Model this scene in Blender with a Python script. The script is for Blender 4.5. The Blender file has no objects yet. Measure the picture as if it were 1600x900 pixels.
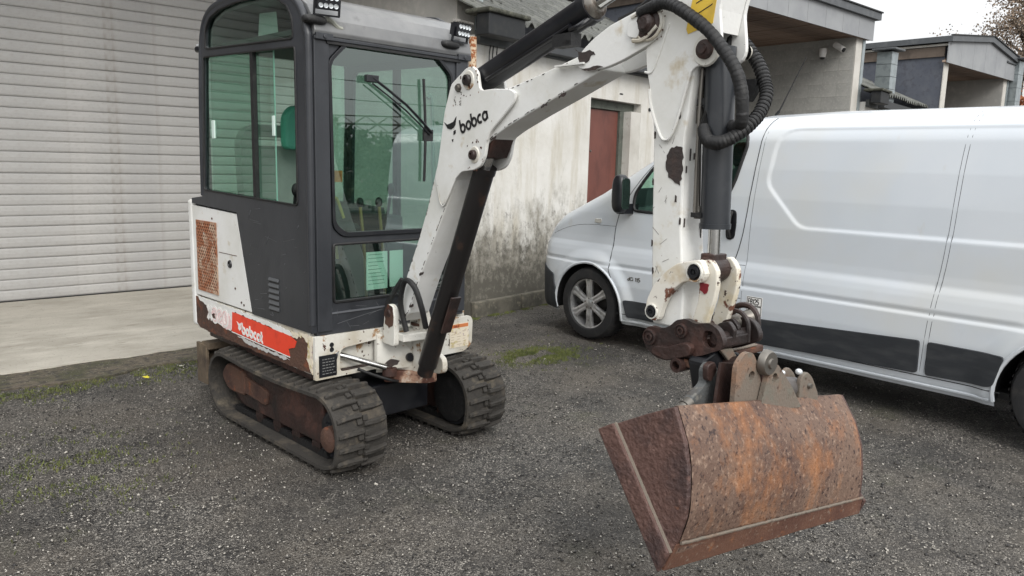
import bpy, bmesh, math, random
import numpy as np
from mathutils import Vector, Matrix, noise as mnoise
from mathutils.geometry import tessellate_polygon, delaunay_2d_cdt
random.seed(7); rng = np.random.default_rng(7)
PI = math.pi; R = math.radians
scn = bpy.context.scene; COL = scn.collection

# ------------------------------------------------------------------ camera
cam = bpy.data.cameras.new("camera"); camo = bpy.data.objects.new("camera", cam); COL.objects.link(camo)
cam.lens = 36*1197/1600; cam.sensor_width = 36; cam.clip_start = .05; cam.clip_end = 2000
d1 = Vector((1350, 161, 1197)).normalized(); d2 = Vector((-1088, 224, 1197)); d2 = (d2-d1*d2.dot(d1)).normalized()
d3 = -d1.cross(d2)
camo.matrix_world = Matrix(((d1[0], d1[1], -d1[2], 0), (d2[0], d2[1], -d2[2], 0), (d3[0], d3[1], -d3[2], 1.5), (0, 0, 0, 1)))
scn.camera = camo
# ------------------------------------------------------------------ world and sun (overcast)
w = bpy.data.worlds.new("World"); scn.world = w; w.use_nodes = True
nt = w.node_tree; bgn = nt.nodes['Background']
sky = nt.nodes.new('ShaderNodeTexSky'); sky.sky_type = 'NISHITA'; sky.sun_disc = False
SUN_EL, SUN_AZ = R(38), R(200)     # azimuth: direction to the sun, clockwise from +Y
sky.sun_elevation = SUN_EL; sky.sun_rotation = SUN_AZ; sky.air_density = 1; sky.dust_density = 4; sky.ozone_density = 1
hs = nt.nodes.new('ShaderNodeHueSaturation'); hs.inputs['Saturation'].default_value = .12
mx = nt.nodes.new('ShaderNodeMix'); mx.data_type = 'RGBA'; mx.inputs[0].default_value = .85
tcw = nt.nodes.new('ShaderNodeTexCoord'); spw = nt.nodes.new('ShaderNodeSeparateXYZ'); nt.links.new(tcw.outputs['Generated'], spw.inputs[0])
mrw = nt.nodes.new('ShaderNodeMapRange'); mrw.inputs[1].default_value = 0; mrw.inputs[2].default_value = 1; mrw.inputs[3].default_value = 4.3; mrw.inputs[4].default_value = 12.9   # overcast sky: zenith three times the horizon
nt.links.new(spw.outputs['Z'], mrw.inputs[0])
cvw = nt.nodes.new('ShaderNodeCombineColor'); vm = []
for i_, k_ in enumerate((.985, 1.0, 1.015)):
    q_ = nt.nodes.new('ShaderNodeMath'); q_.operation = 'MULTIPLY'; q_.inputs[1].default_value = k_; nt.links.new(mrw.outputs[0], q_.inputs[0]); nt.links.new(q_.outputs[0], cvw.inputs[i_])
nt.links.new(cvw.outputs[0], mx.inputs[7])
nt.links.new(sky.outputs[0], hs.inputs['Color']); nt.links.new(hs.outputs[0], mx.inputs[6])
nt.links.new(mx.outputs[2], bgn.inputs[0]); bgn.inputs[1].default_value = .10
sun = bpy.data.lights.new("sun", 'SUN'); suno = bpy.data.objects.new("sun", sun); COL.objects.link(suno)
sun.energy = 1.1; sun.angle = R(30); sun.color = (1, .97, .93)
sd = Vector((math.sin(SUN_AZ)*math.cos(SUN_EL), math.cos(SUN_AZ)*math.cos(SUN_EL), math.sin(SUN_EL)))
suno.rotation_euler = sd.to_track_quat('Z', 'Y').to_euler()
scn.view_settings.view_transform = 'Standard'; scn.view_settings.look = 'None'
scn.view_settings.exposure = 0.95; scn.view_settings.gamma = 1

# ------------------------------------------------------------------ materials
def lin(c):
    return tuple(((v/255)/12.92 if v/255 <= .04045 else ((v/255+.055)/1.055)**2.4) for v in c)+(1,)
MATS = {}
def mat(name, col, rough=.5, metal=0, layers=(), bump=None, spec=None, coat=0, stretch=(1, 1, 1)):
    """layers: (scale, colour, lo, hi, detail, rough or None, stretch or None) noise masks over the base colour"""
    if name in MATS: return MATS[name]
    m = bpy.data.materials.new(name); m.use_nodes = True; MATS[name] = m
    n = m.node_tree.nodes; l = m.node_tree.links; b = n['Principled BSDF']
    b.inputs['Roughness'].default_value = rough; b.inputs['Metallic'].default_value = metal
    if spec is not None: b.inputs['Specular IOR Level'].default_value = spec
    if coat: b.inputs['Coat Weight'].default_value = coat; b.inputs['Coat Roughness'].default_value = .08
    b.inputs['Base Color'].default_value = lin(col)
    tc = n.new('ShaderNodeTexCoord')
    prev = None; prer = None
    for i, L in enumerate(layers):
        sc, c2, lo, hi, det, r2, st = (list(L)+[None]*7)[:7]
        mp = n.new('ShaderNodeMapping'); l.new(tc.outputs['Object'], mp.inputs[0])
        mp.inputs['Scale'].default_value = st or stretch; mp.inputs['Location'].default_value = (i*3.7, i*1.3, i*5.1)
        no = n.new('ShaderNodeTexNoise'); no.inputs['Scale'].default_value = sc; no.inputs['Detail'].default_value = det or 5
        no.inputs['Roughness'].default_value = .62
        l.new(mp.outputs[0], no.inputs['Vector'])
        mr = n.new('ShaderNodeMapRange'); mr.inputs['From Min'].default_value = lo; mr.inputs['From Max'].default_value = hi
        l.new(no.outputs[0], mr.inputs[0])
        mi = n.new('ShaderNodeMix'); mi.data_type = 'RGBA'; l.new(mr.outputs[0], mi.inputs[0])
        if prev is None: mi.inputs[6].default_value = lin(col)
        else: l.new(prev, mi.inputs[6])
        mi.inputs[7].default_value = lin(c2); prev = mi.outputs[2]
        if r2 is not None:
            mf = n.new('ShaderNodeMix'); l.new(mr.outputs[0], mf.inputs[0])
            if prer is None: mf.inputs[2].default_value = rough
            else: l.new(prer, mf.inputs[2])
            mf.inputs[3].default_value = r2; prer = mf.outputs[0]
    if prev is not None: l.new(prev, b.inputs['Base Color'])
    if prer is not None: l.new(prer, b.inputs['Roughness'])
    if bump:
        no = n.new('ShaderNodeTexNoise'); no.inputs['Scale'].default_value = bump[0]; no.inputs['Detail'].default_value = 6
        l.new(tc.outputs['Object'], no.inputs['Vector'])
        bp = n.new('ShaderNodeBump'); bp.inputs['Strength'].default_value = bump[1]; bp.inputs['Distance'].default_value = bump[2] if len(bump) > 2 else .01
        l.new(no.outputs[0], bp.inputs['Height']); l.new(bp.outputs[0], b.inputs['Normal'])
    return m
def glassmat(name, tint, refl=1.6, rough=0.0):
    m = bpy.data.materials.new(name); m.use_nodes = True; n = m.node_tree.nodes; l = m.node_tree.links
    for x in list(n):
        if x.type != 'OUTPUT_MATERIAL': n.remove(x)
    out = n['Material Output']
    t = n.new('ShaderNodeBsdfTransparent'); t.inputs[0].default_value = lin(tint)
    g = n.new('ShaderNodeBsdfGlossy'); g.inputs['Roughness'].default_value = rough
    g.inputs['Color'].default_value = (.9, 1, .96, 1)
    f = n.new('ShaderNodeFresnel'); f.inputs[0].default_value = 1.5
    mu = n.new('ShaderNodeMath'); mu.operation = 'MULTIPLY'; mu.inputs[1].default_value = refl; mu.use_clamp = True
    mi = n.new('ShaderNodeMixShader')
    # a pane is a closed slab: reflect and tint once, on the face the ray enters by
    ge = n.new('ShaderNodeNewGeometry'); iv = n.new('ShaderNodeMath'); iv.operation = 'SUBTRACT'; iv.inputs[0].default_value = 1; l.new(ge.outputs['Backfacing'], iv.inputs[1])
    m2 = n.new('ShaderNodeMath'); m2.operation = 'MULTIPLY'; l.new(mu.outputs[0], m2.inputs[0]); l.new(iv.outputs[0], m2.inputs[1])
    cm = n.new('ShaderNodeMix'); cm.data_type = 'RGBA'; l.new(ge.outputs['Backfacing'], cm.inputs[0]); cm.inputs[6].default_value = lin(tint); cm.inputs[7].default_value = (1, 1, 1, 1); l.new(cm.outputs[2], t.inputs[0])
    l.new(f.outputs[0], mu.inputs[0]); l.new(m2.outputs[0], mi.inputs[0]); l.new(t.outputs[0], mi.inputs[1]); l.new(g.outputs[0], mi.inputs[2])
    l.new(mi.outputs[0], out.inputs['Surface']); MATS[name] = m
    return m

WHITE = mat('worn_white_paint', (222, 222, 219), .42, layers=(
    (3, (206, 205, 198), .45, .7), (9, (186, 174, 150), .60, .75, 8, .6), (28, (120, 78, 50), .715, .73, 6, .8), (60, (52, 40, 34), .75, .76, 3, .8)), bump=(60, .08))
WHITE2 = mat('dirty_white_paint', (208, 206, 198), .5, layers=(
    (4, (180, 172, 155), .45, .68), (14, (150, 118, 84), .585, .64, 8, .75), (30, (70, 44, 34), .64, .655, 6, .85)), bump=(50, .15))
DARK = mat('charcoal_paint', (44, 46, 50), .42, layers=((2.2, (56, 58, 62), .4, .7), (26, (88, 88, 88), .70, .78, 8, .7), (7, (38, 40, 44), .5, .7)), bump=(90, .05), stretch=(1, 1, .6))
ROOFG = mat('roof_grey_paint', (100, 101, 102), .34, layers=((3, (122, 122, 121), .4, .65), (12, (98, 98, 98), .58, .72, 8, .6)), bump=(40, .05))
BLACKP = mat('black_paint', (22, 23, 27), .3, layers=((6, (34, 35, 38), .5, .7, 6, .45),))
BLACKR = mat('black_rubber', (20, 20, 21), .6, layers=((30, (38, 37, 36), .5, .7),), bump=(120, .2))
BROWNCYL = mat('black_steel_brown_reflection', (26, 24, 24), .35, layers=((8, (70, 48, 36), .58, .75, 8, .6),))  # brown noise layer paints a reflection into the black barrel's colour
TRACKR = mat('track_rubber', (50, 47, 43), .85, layers=((8, (82, 75, 65), .52, .70), (30, (38, 36, 34), .55, .7), (5, (104, 95, 80), .58, .72, 9)), bump=(70, .5))
RUST = mat('brown_rust', (82, 58, 46), .8, layers=((5, (58, 38, 32), .45, .65), (16, (116, 66, 42), .56, .68), (3, (44, 34, 32), .55, .7)), bump=(60, .5))
RUSTDARK = mat('dark_oily_rust', (52, 36, 32), .5, layers=((9, (74, 48, 40), .5, .66, 6, .7), (4, (36, 30, 29), .5, .65, 6, .4)), bump=(50, .4))
BUCKET = mat('bucket_rust', (106, 85, 72), .72, layers=(
    (4, (86, 64, 54), .42, .62), (60, (138, 116, 100), .54, .68, 10), (2.6, (150, 100, 66), .58, .74, 10, .85, (1.0, 1.0, .8)), (70, (54, 38, 34), .55, .64, 5, .6)), bump=(110, .6, .005))
BUCKETSIDE = mat('bucket_side_rust', (84, 60, 53), .6, layers=(
    (6, (58, 42, 40), .45, .62), (40, (104, 78, 70), .56, .72, 8), (9, (130, 82, 54), .68, .76)), bump=(70, 1.0, .008))
EARS = mat('ear_plate_rust', (108, 98, 88), .75, layers=((6, (130, 98, 76), .55, .75), (24, (104, 100, 90), .5, .66, 8), (50, (74, 56, 46), .6, .7)), bump=(110, .5, .004))
CHROME = mat('chrome_rod', (200, 200, 198), .16, 1, layers=((20, (130, 118, 104), .6, .75, 6, .4),))
STEEL = mat('dull_steel', (120, 116, 110), .45, .8, layers=((14, (80, 62, 50), .55, .7, 6, .7),))
CHIP = mat('bare_primer_chip', (52, 44, 42), .7, layers=((20, (66, 52, 46), .5, .7),), bump=(90, .3))
RED = mat('red_decal', (222, 66, 40), .45, layers=((12, (196, 52, 32), .5, .7), (30, (226, 150, 120), .70, .74, 8)))
PINK = mat('faded_pink_decal', (226, 198, 196), .5, layers=((30, (206, 120, 120), .60, .66, 6),))
INK = mat('black_ink', (24, 22, 24), .5)
DECALW = mat('white_decal', (226, 224, 220), .45)
YELLOW = mat('yellow_decal', (212, 178, 62), .5, layers=((16, (190, 158, 60), .5, .7), (40, (120, 100, 50), .68, .72)))
ORANGE = mat('orange_decal', (196, 118, 70), .5, layers=((20, (170, 90, 60), .5, .6),))
CREAM = mat('cream_decal', (216, 206, 186), .5, layers=((30, (190, 176, 130), .55, .62), (50, (170, 150, 150), .62, .66)))
VANW = mat('van_white_paint', (196, 201, 206), .28, layers=((2, (192, 198, 204), .4, .7), (.9, (196, 198, 197), .5, .7, 4, .4), (7, (186, 184, 178), .66, .86, 9, .45, (1, 1, .5))), coat=.5)
VANTRIM = mat('van_black_plastic', (38, 41, 45), .6, layers=((5, (54, 56, 58), .45, .7, 7, .7, (1, 1, 4)),), bump=(200, .15, .002))
SEAM = mat('panel_gap', (30, 31, 32), .8)
ALLOY = mat('alloy_rim', (208, 208, 208), .32, .85, layers=((20, (130, 128, 124), .5, .75, 6, .5),))
TYRE = mat('tyre_rubber', (30, 30, 31), .8, layers=((12, (48, 46, 44), .5, .7),), bump=(90, .2))
GLASS = glassmat('tinted_cab_glass', (198, 226, 214), 1.6)
GLASSF = glassmat('windscreen_glass', (192, 226, 213), 4.2)
VGLASS = glassmat('van_window_glass', (150, 196, 178), 2.2)
MIRRORG = mat('mirror_glass', (96, 120, 112), .05, .9)
INTER = mat('cab_interior_plastic', (40, 42, 42), .7, layers=((5, (56, 57, 56), .5, .7),))
TEAL = mat('teal_vinyl', (88, 160, 140), .5, layers=((6, (76, 146, 128), .45, .7),))
LENS = mat('lamp_lens', (206, 210, 212), .12, .3)
REDL = mat('red_beacon_lens', (96, 20, 22), .15)
SHUT = mat('shutter_paint', (160, 159, 157), .55, layers=((1.6, (170, 168, 165), .4, .7), (.7, (150, 149, 148), .5, .7), (3, (142, 138, 131), .58, .74, 9, .6, (3, 1, .5)), (26, (154, 152, 148), .5, .75)), bump=(30, .04))
PLASTER = None
CONC = mat('concrete_render', (172, 170, 165), .85, layers=((1.2, (156, 155, 150), .42, .66), (7, (184, 181, 175), .5, .72)), bump=(40, .25))
BLOCK = mat('concrete_block', (178, 177, 171), .9, layers=((3, (162, 161, 156), .42, .66), (30, (192, 190, 184), .5, .72)), bump=(60, .4))
FASC = mat('fascia_panel_grey', (140, 142, 144), .7, layers=((2, (128, 130, 133), .4, .7), (.6, (150, 152, 153), .5, .7)), bump=(20, .05))
FASCD = mat('dark_metal_trim', (74, 77, 80), .5, layers=((6, (92, 94, 96), .5, .7),))
SLATE = mat('slate_blue_cladding', (78, 82, 92), .75, layers=((2, (92, 95, 102), .42, .66), (12, (70, 72, 80), .5, .7)), bump=(30, .15))
WHITEW = mat('off_white_render', (190, 187, 180), .8, layers=((2, (172, 168, 160), .45, .7), (10, (150, 142, 130), .62, .74)), bump=(50, .2))
SOFFIT = mat('brown_soffit_board', (134, 110, 94), .75, layers=((4, (166, 146, 130), .45, .65, 6, None, (3, .35, 3)), (3, (66, 52, 44), .5, .7, 6, None, (3, .4, 3))), bump=(30, .2))
ROOFT = mat('weathered_roof_sheet', (84, 85, 82), .85, layers=((5, (104, 105, 100), .45, .68), (13, (58, 60, 52), .52, .68), (34, (120, 120, 114), .62, .7)), bump=(40, .6))
EAVE = mat('black_eave_board', (30, 32, 34), .7, layers=((8, (48, 48, 46), .5, .7),))
REDDOOR = mat('red_brown_door_paint', (98, 56, 47), .5, layers=((1.6, (108, 63, 53), .42, .66), (6, (88, 49, 41), .52, .7, 6, None, (1, 1, .4))))
FRAMEG = mat('weathered_frame_wood', (84, 88, 80), .7, layers=((10, (60, 62, 56), .5, .7), (22, (110, 110, 98), .6, .7)))
GALV = mat('galvanised_sheet', (158, 166, 168), .4, .6, layers=((8, (138, 146, 148), .45, .65),))
WOODOLD = mat('worn_brown_steel', (92, 80, 66), .8, layers=((9, (122, 108, 88), .5, .68), (5, (60, 50, 42), .5, .65)), bump=(70, .4))
SPECK = mat('flaking_rust_pipe', (196, 176, 150), .8, layers=((34, (142, 84, 48), .5, .54, 4),), bump=(60, .3))
BARK = mat('tree_bark', (72, 64, 56), .9, layers=((20, (110, 104, 96), .5, .7),), bump=(60, .5))
LEAFB = mat('autumn_leaf', (140, 124, 108), .7, layers=((.8, (122, 108, 92), .4, .6), (2.5, (146, 116, 92), .55, .7)))
LEAFG = mat('dark_green_leaf', (52, 66, 42), .7, layers=((1, (72, 84, 50), .4, .6), (2.3, (38, 50, 34), .5, .65)))
SKYF = None

def plaster():
    m = bpy.data.materials.new('stained_plaster'); m.use_nodes = True; MATS['stained_plaster'] = m
    n = m.node_tree.nodes; l = m.node_tree.links; b = n['Principled BSDF']; b.inputs['Roughness'].default_value = .85
    tc = n.new('ShaderNodeTexCoord'); sep = n.new('ShaderNodeSeparateXYZ'); l.new(tc.outputs['Object'], sep.inputs[0])
    def noise(sc, st=(1, 1, 1), det=8, ro=.65):
        mp = n.new('ShaderNodeMapping'); mp.inputs['Scale'].default_value = st; l.new(tc.outputs['Object'], mp.inputs[0])
        x = n.new('ShaderNodeTexNoise'); x.inputs['Scale'].default_value = sc; x.inputs['Detail'].default_value = det; x.inputs['Roughness'].default_value = ro
        l.new(mp.outputs[0], x.inputs['Vector']); return x.outputs[0]
    def mr(v, a, b_, c=0, d=1):
        x = n.new('ShaderNodeMapRange'); l.new(v, x.inputs[0]); x.inputs[1].default_value = a; x.inputs[2].default_value = b_; x.inputs[3].default_value = c; x.inputs[4].default_value = d
        return x.outputs[0]
    def math_(op, a, b_):
        x = n.new('ShaderNodeMath'); x.operation = op
        for i, v in enumerate((a, b_)):
            if isinstance(v, (int, float)): x.inputs[i].default_value = v
            else: l.new(v, x.inputs[i])
        return x.outputs[0]
    def mix(f, a, b_):
        x = n.new('ShaderNodeMix'); x.data_type = 'RGBA'; l.new(f, x.inputs[0])
        for i, v in ((6, a), (7, b_)):
            if isinstance(v, tuple): x.inputs[i].default_value = lin(v)
            else: l.new(v, x.inputs[i])
        return x.outputs[2]
    base = mix(mr(noise(1.5), .4, .65), (204, 202, 197), (188, 185, 177))
    streak = mix(mr(noise(5, (1, 1, .15)), .5, .72), base, (170, 163, 147))
    # grime grows towards the ground: height plus noise, a real stain of the wall
    hgt = mr(sep.outputs['Z'], 0.15, 1.75, .37, -.11)
    g = math_('ADD', hgt, noise(3.2, (1, 1, .55), 10, .72))
    c = mix(mr(g, .56, .76), streak, (134, 130, 120))
    g2 = math_('ADD', hgt, noise(11, (1, 1, .8), 10, .75))
    c = mix(mr(g2, .66, .84), c, (84, 81, 73))
    c = mix(mr(noise(24, (1, 1, 1), 6), .68, .74), c, (92, 90, 84))
    l.new(c, b.inputs['Base Color'])
    bp = n.new('ShaderNodeBump'); bp.inputs['Strength'].default_value = .5; bp.inputs['Distance'].default_value = .01
    l.new(math_('ADD', noise(18), mr(g2, .66, .76, 0, -.3)), bp.inputs['Height']); l.new(bp.outputs[0], b.inputs['Normal'])
    return m
PLASTER = plaster()

def gravelmat():
    m = bpy.data.materials.new('wet_gravel'); m.use_nodes = True
    n = m.node_tree.nodes; l = m.node_tree.links; b = n['Principled BSDF']
    tc = n.new('ShaderNodeTexCoord')
    def noise(sc, det=6, ro=.6):
        x = n.new('ShaderNodeTexNoise'); x.inputs['Scale'].default_value = sc; x.inputs['Detail'].default_value = det; x.inputs['Roughness'].default_value = ro
        l.new(tc.outputs['Object'], x.inputs['Vector']); return x.outputs[0]
    def ramp(v, stops):
        x = n.new('ShaderNodeValToRGB'); l.new(v, x.inputs[0]); e = x.color_ramp.elements
        e[0].position, e[0].color = stops[0][0], lin(stops[0][1]); e[1].position, e[1].color = stops[-1][0], lin(stops[-1][1])
        for p, c in stops[1:-1]:
            q = e.new(p); q.color = lin(c)
        return x.outputs[0]
    def mixc(f, a, b_):
        x = n.new('ShaderNodeMix'); x.data_type = 'RGBA'
        if isinstance(f, float): x.inputs[0].default_value = f
        else: l.new(f, x.inputs[0])
        for i, v in ((6, a), (7, b_)):
            if isinstance(v, tuple): x.inputs[i].default_value = lin(v)
            else: l.new(v, x.inputs[i])
        return x.outputs[2]
    def mr(v, a, b_, c=0, d=1):
        x = n.new('ShaderNodeMapRange'); l.new(v, x.inputs[0]); x.inputs[1].default_value = a; x.inputs[2].default_value = b_; x.inputs[3].default_value = c; x.inputs[4].default_value = d
        return x.outputs[0]
    vs = []
    for sc in (135, 250):
        v = n.new('ShaderNodeTexVoronoi'); v.inputs['Scale'].default_value = sc; l.new(tc.outputs['Object'], v.inputs['Vector']); vs.append(v)
    sp = n.new('ShaderNodeSeparateColor'); l.new(vs[0].outputs['Color'], sp.inputs[0])
    stones = ramp(sp.outputs[0], [(0, (30, 29, 29)), (.4, (48, 46, 44)), (.72, (72, 69, 65)), (.88, (116, 111, 103)), (1, (186, 180, 170))])
    sp2 = n.new('ShaderNodeSeparateColor'); l.new(vs[1].outputs['Color'], sp2.inputs[0])
    st2 = ramp(sp2.outputs[1], [(0, (32, 31, 30)), (.6, (56, 53, 50)), (1, (168, 162, 153))])
    c = mixc(mr(noise(9), .4, .6), stones, st2)
    dirt = mixc(mr(noise(.9, 9), .44, .62), c, mixc(.45, c, (98, 90, 79)))
    green = mixc(mr(noise(1.7, 9), .60, .70), dirt, mixc(.35, dirt, (64, 66, 40)))
    dark = mixc(mr(noise(.8, 10, .7), .47, .60), green, mixc(.55, green, (28, 27, 27)))
    l.new(dark, b.inputs['Base Color'])
    l.new(mr(noise(2.2), .35, .65, .45, .8), b.inputs['Roughness'])
    bp = n.new('ShaderNodeBump'); bp.inputs['Strength'].default_value = .8; bp.inputs['Distance'].default_value = .012
    ma = n.new('ShaderNodeMath'); ma.operation = 'SUBTRACT'; ma.inputs[0].default_value = 1; l.new(vs[0].outputs['Distance'], ma.inputs[1])
    l.new(ma.outputs[0], bp.inputs['Height']); l.new(bp.outputs[0], b.inputs['Normal'])
    return m
GRAVEL = gravelmat()
STONE = mat('gravel_chip', (84, 80, 75), .6, layers=((47, (40, 38, 37), .42, .5, 2), (61, (168, 163, 154), .56, .61, 2)))
APRON = mat('weathered_concrete', (174, 169, 158), .8, layers=((1.3, (154, 149, 138), .42, .64, 8), (5, (186, 181, 170), .5, .7, 8, None, (.5, 1.4, 1)), (9, (134, 128, 116), .6, .72, 8, None, (.4, 1.6, 1)), (60, (120, 114, 104), .6, .72)), bump=(50, .3, .005))
SOIL = mat('silty_soil', (92, 84, 72), .9, layers=((3, (66, 66, 46), .46, .60, 9), (20, (56, 53, 47), .48, .60, 8), (70, (134, 129, 118), .62, .68, 3)), bump=(60, .6))
GRASS = mat('moss_and_grass', (94, 100, 50), .8, layers=((6, (64, 74, 38), .45, .65), (14, (108, 108, 60), .55, .7)))

def add_stains(m, centres, col):
    n = m.node_tree.nodes; l = m.node_tree.links; b = n['Principled BSDF']; tc = n.new('ShaderNodeTexCoord')
    mp = n.new('ShaderNodeMapping'); mp.inputs['Scale'].default_value = (1, 1, .8); l.new(tc.outputs['Object'], mp.inputs[0])
    no = n.new('ShaderNodeTexNoise'); no.inputs['Scale'].default_value = 11; no.inputs['Detail'].default_value = 9; no.inputs['Roughness'].default_value = .7; l.new(mp.outputs[0], no.inputs['Vector'])
    prev = no.outputs[0]
    for c, r in centres:
        d = n.new('ShaderNodeVectorMath'); d.operation = 'DISTANCE'; d.inputs[1].default_value = c; l.new(tc.outputs['Object'], d.inputs[0])
        mr = n.new('ShaderNodeMapRange'); mr.inputs[1].default_value = 0; mr.inputs[2].default_value = r; mr.inputs[3].default_value = .17; mr.inputs[4].default_value = 0; l.new(d.outputs['Value'], mr.inputs[0])
        ad = n.new('ShaderNodeMath'); l.new(prev, ad.inputs[0]); l.new(mr.outputs[0], ad.inputs[1]); prev = ad.outputs[0]
    mr = n.new('ShaderNodeMapRange'); mr.inputs[1].default_value = .53; mr.inputs[2].default_value = .80; mr.inputs[4].default_value = .52; l.new(prev, mr.inputs[0])
    mi = n.new('ShaderNodeMix'); mi.data_type = 'RGBA'; l.new(mr.outputs[0], mi.inputs[0]); l.new(b.inputs['Base Color'].links[0].from_socket, mi.inputs[6]); mi.inputs[7].default_value = lin(col); l.new(mi.outputs[2], b.inputs['Base Color'])
add_stains(BUCKET, [((-.42, -2.69, .62), .22), ((-.105, -2.72, .58), .15), ((-.47, -2.60, .83), .18)], (172, 112, 62))
# ------------------------------------------------------------------ mesh helpers
I3 = lambda a, b, c: Vector((a, b, c))
class MB:
    def __init__(s): s.v = []; s.f = []; s.sm = []
    def add(s, vs, fs, smooth=False):
        o = len(s.v); s.v += [Vector(v) for v in vs]; s.f += [tuple(i+o for i in f) for f in fs]; s.sm += [smooth]*len(fs); return s
    def box(s, lo, hi, m=I3, taper=None):
        vs = [m(x, y, z) for z in (lo[2], hi[2]) for y in (lo[1], hi[1]) for x in (lo[0], hi[0])]
        return s.add(vs, [(0, 2, 3, 1), (4, 5, 7, 6), (0, 1, 5, 4), (2, 6, 7, 3), (0, 4, 6, 2), (1, 3, 7, 5)])
    def prism(s, pts, d0, d1, m=I3, holes=()):
        """outline in the first two map arguments, thickness along the third; m(a,b,d)"""
        loops = [pts]+list(holes); flat = [p for L in loops for p in L]
        tris = tessellate_polygon([[Vector((p[0], p[1], 0)) for p in L] for L in loops]) if holes else None
        n = len(flat); vs = [m(p[0], p[1], d0) for p in flat]+[m(p[0], p[1], d1) for p in flat]
        fs = []
        if tris: 
            for t in tris: fs.append(tuple(t)); fs.append(tuple(n+i for i in reversed(t)))
        else: fs.append(tuple(range(n))); fs.append(tuple(reversed(range(n, 2*n))))
        o = 0
        for L in loops:
            k = len(L)
            for i in range(k):
                a, b = o+i, o+(i+1) % k; fs.append((a, b, n+b, n+a))
            o += k
        return s.add(vs, fs)
    def cyl(s, p0, p1, r, n=20, r2=None, caps=True, smooth=True):
        p0, p1 = Vector(p0), Vector(p1); r2 = r if r2 is None else r2
        q = (p1-p0).to_track_quat('Z', 'Y'); X, Y = q @ Vector((1, 0, 0)), q @ Vector((0, 1, 0))
        vs = [p+(X*math.cos(2*PI*i/n)+Y*math.sin(2*PI*i/n))*rr for p, rr in ((p0, r), (p1, r2)) for i in range(n)]
        s.add(vs, [(i, (i+1) % n, n+(i+1) % n, n+i) for i in range(n)], smooth)
        if caps: s.add(vs, [tuple(reversed(range(n))), tuple(range(n, 2*n))])
        return s
    def pipe(s, p0, p1, r, ri, n=24):
        p0, p1 = Vector(p0), Vector(p1); q = (p1-p0).to_track_quat('Z', 'Y'); X, Y = q @ Vector((1, 0, 0)), q @ Vector((0, 1, 0))
        ring = lambda p, rr: [p+(X*math.cos(2*PI*i/n)+Y*math.sin(2*PI*i/n))*rr for i in range(n)]
        vs = ring(p0, r)+ring(p1, r)+ring(p1, ri)+ring(p0, ri)
        return s.add(vs, [(k*n+i, k*n+(i+1) % n, ((k+1) % 4)*n+(i+1) % n, ((k+1) % 4)*n+i) for k in range(4) for i in range(n)], False)
    def tube(s, pts, r, n=8, close=False, sub=5, rfun=None):
        P = [Vector(p) for p in pts]
        if sub > 1:
            Q = []; m = len(P)
            rngk = range(m) if close else range(m-1)
            for k in rngk:
                a, b = P[k], P[(k+1) % m]; p0 = P[(k-1) % m] if (close or k > 0) else a; p3 = P[(k+2) % m] if (close or k < m-2) else b
                for j in range(sub):
                    t = j/sub; Q.append(.5*((2*a)+(b-p0)*t+(2*p0-5*a+4*b-p3)*t*t+(3*a-p0-3*b+p3)*t**3))
            if not close: Q.append(P[-1])
            P = Q
        m = len(P); up = Vector((0, 0, 1)); vs = []; N = None
        for k in range(m):
            T = (P[(k+1) % m]-P[k-1]) if close else (P[min(k+1, m-1)]-P[max(k-1, 0)])
            T.normalize()
            if N is None: N = T.orthogonal().normalized()
            N = (N-T*N.dot(T)).normalized(); B_ = T.cross(N)
            rr = rfun(k/(m-1))*r if rfun else r
            vs += [P[k]+(N*math.cos(2*PI*i/n)+B_*math.sin(2*PI*i/n))*rr for i in range(n)]
        fs = [(k*n+i, k*n+(i+1) % n, ((k+1) % m)*n+(i+1) % n, ((k+1) % m)*n+i) for k in range(m if close else m-1) for i in range(n)]
        s.add(vs, fs, True)
        if not close: s.add(vs, [tuple(reversed(range(n))), tuple(range((m-1)*n, m*n))])
        return s
    def lathe(s, c, axis, prof, n=32):
        """prof: list of (r, h) along axis from c"""
        c, axis = Vector(c), Vector(axis).normalized(); q = axis.to_track_quat('Z', 'Y'); X, Y = q @ Vector((1, 0, 0)), q @ Vector((0, 1, 0))
        vs = [c+axis*h+(X*math.cos(2*PI*i/n)+Y*math.sin(2*PI*i/n))*r for r, h in prof for i in range(n)]
        return s.add(vs, [(k*n+i, k*n+(i+1) % n, (k+1)*n+(i+1) % n, (k+1)*n+i) for k in range(len(prof)-1) for i in range(n)], True)
    def blob(s, c, r, nu=14, nv=9, e=1.0):
        """superellipsoid"""
        sg = lambda v, p: math.copysign(abs(v)**p, v); vs = []
        for j in range(nv+1):
            ph = -PI/2+PI*j/nv
            for i in range(nu):
                th = 2*PI*i/nu
                vs.append(Vector(c)+Vector((r[0]*sg(math.cos(ph), e)*sg(math.cos(th), e), r[1]*sg(math.cos(ph), e)*sg(math.sin(th), e), r[2]*sg(math.sin(ph), e))))
        return s.add(vs, [(j*nu+i, j*nu+(i+1) % nu, (j+1)*nu+(i+1) % nu, (j+1)*nu+i) for j in range(nv) for i in range(nu)], True)
    def mesh(s, name, m=None, recalc=True):
        me = bpy.data.meshes.new(name); me.from_pydata([tuple(v) for v in s.v], [], s.f)
        me.polygons.foreach_set('use_smooth', s.sm)
        if recalc:
            bm = bmesh.new(); bm.from_mesh(me); bmesh.ops.remove_doubles(bm, verts=bm.verts, dist=1e-5); bmesh.ops.recalc_face_normals(bm, faces=bm.faces)
            for e in bm.edges:
                if len(e.link_faces) == 2 and e.calc_face_angle(0) > R(38): e.smooth = False
            bm.to_mesh(me); bm.free()
        if m: me.materials.append(m)
        return me
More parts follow.
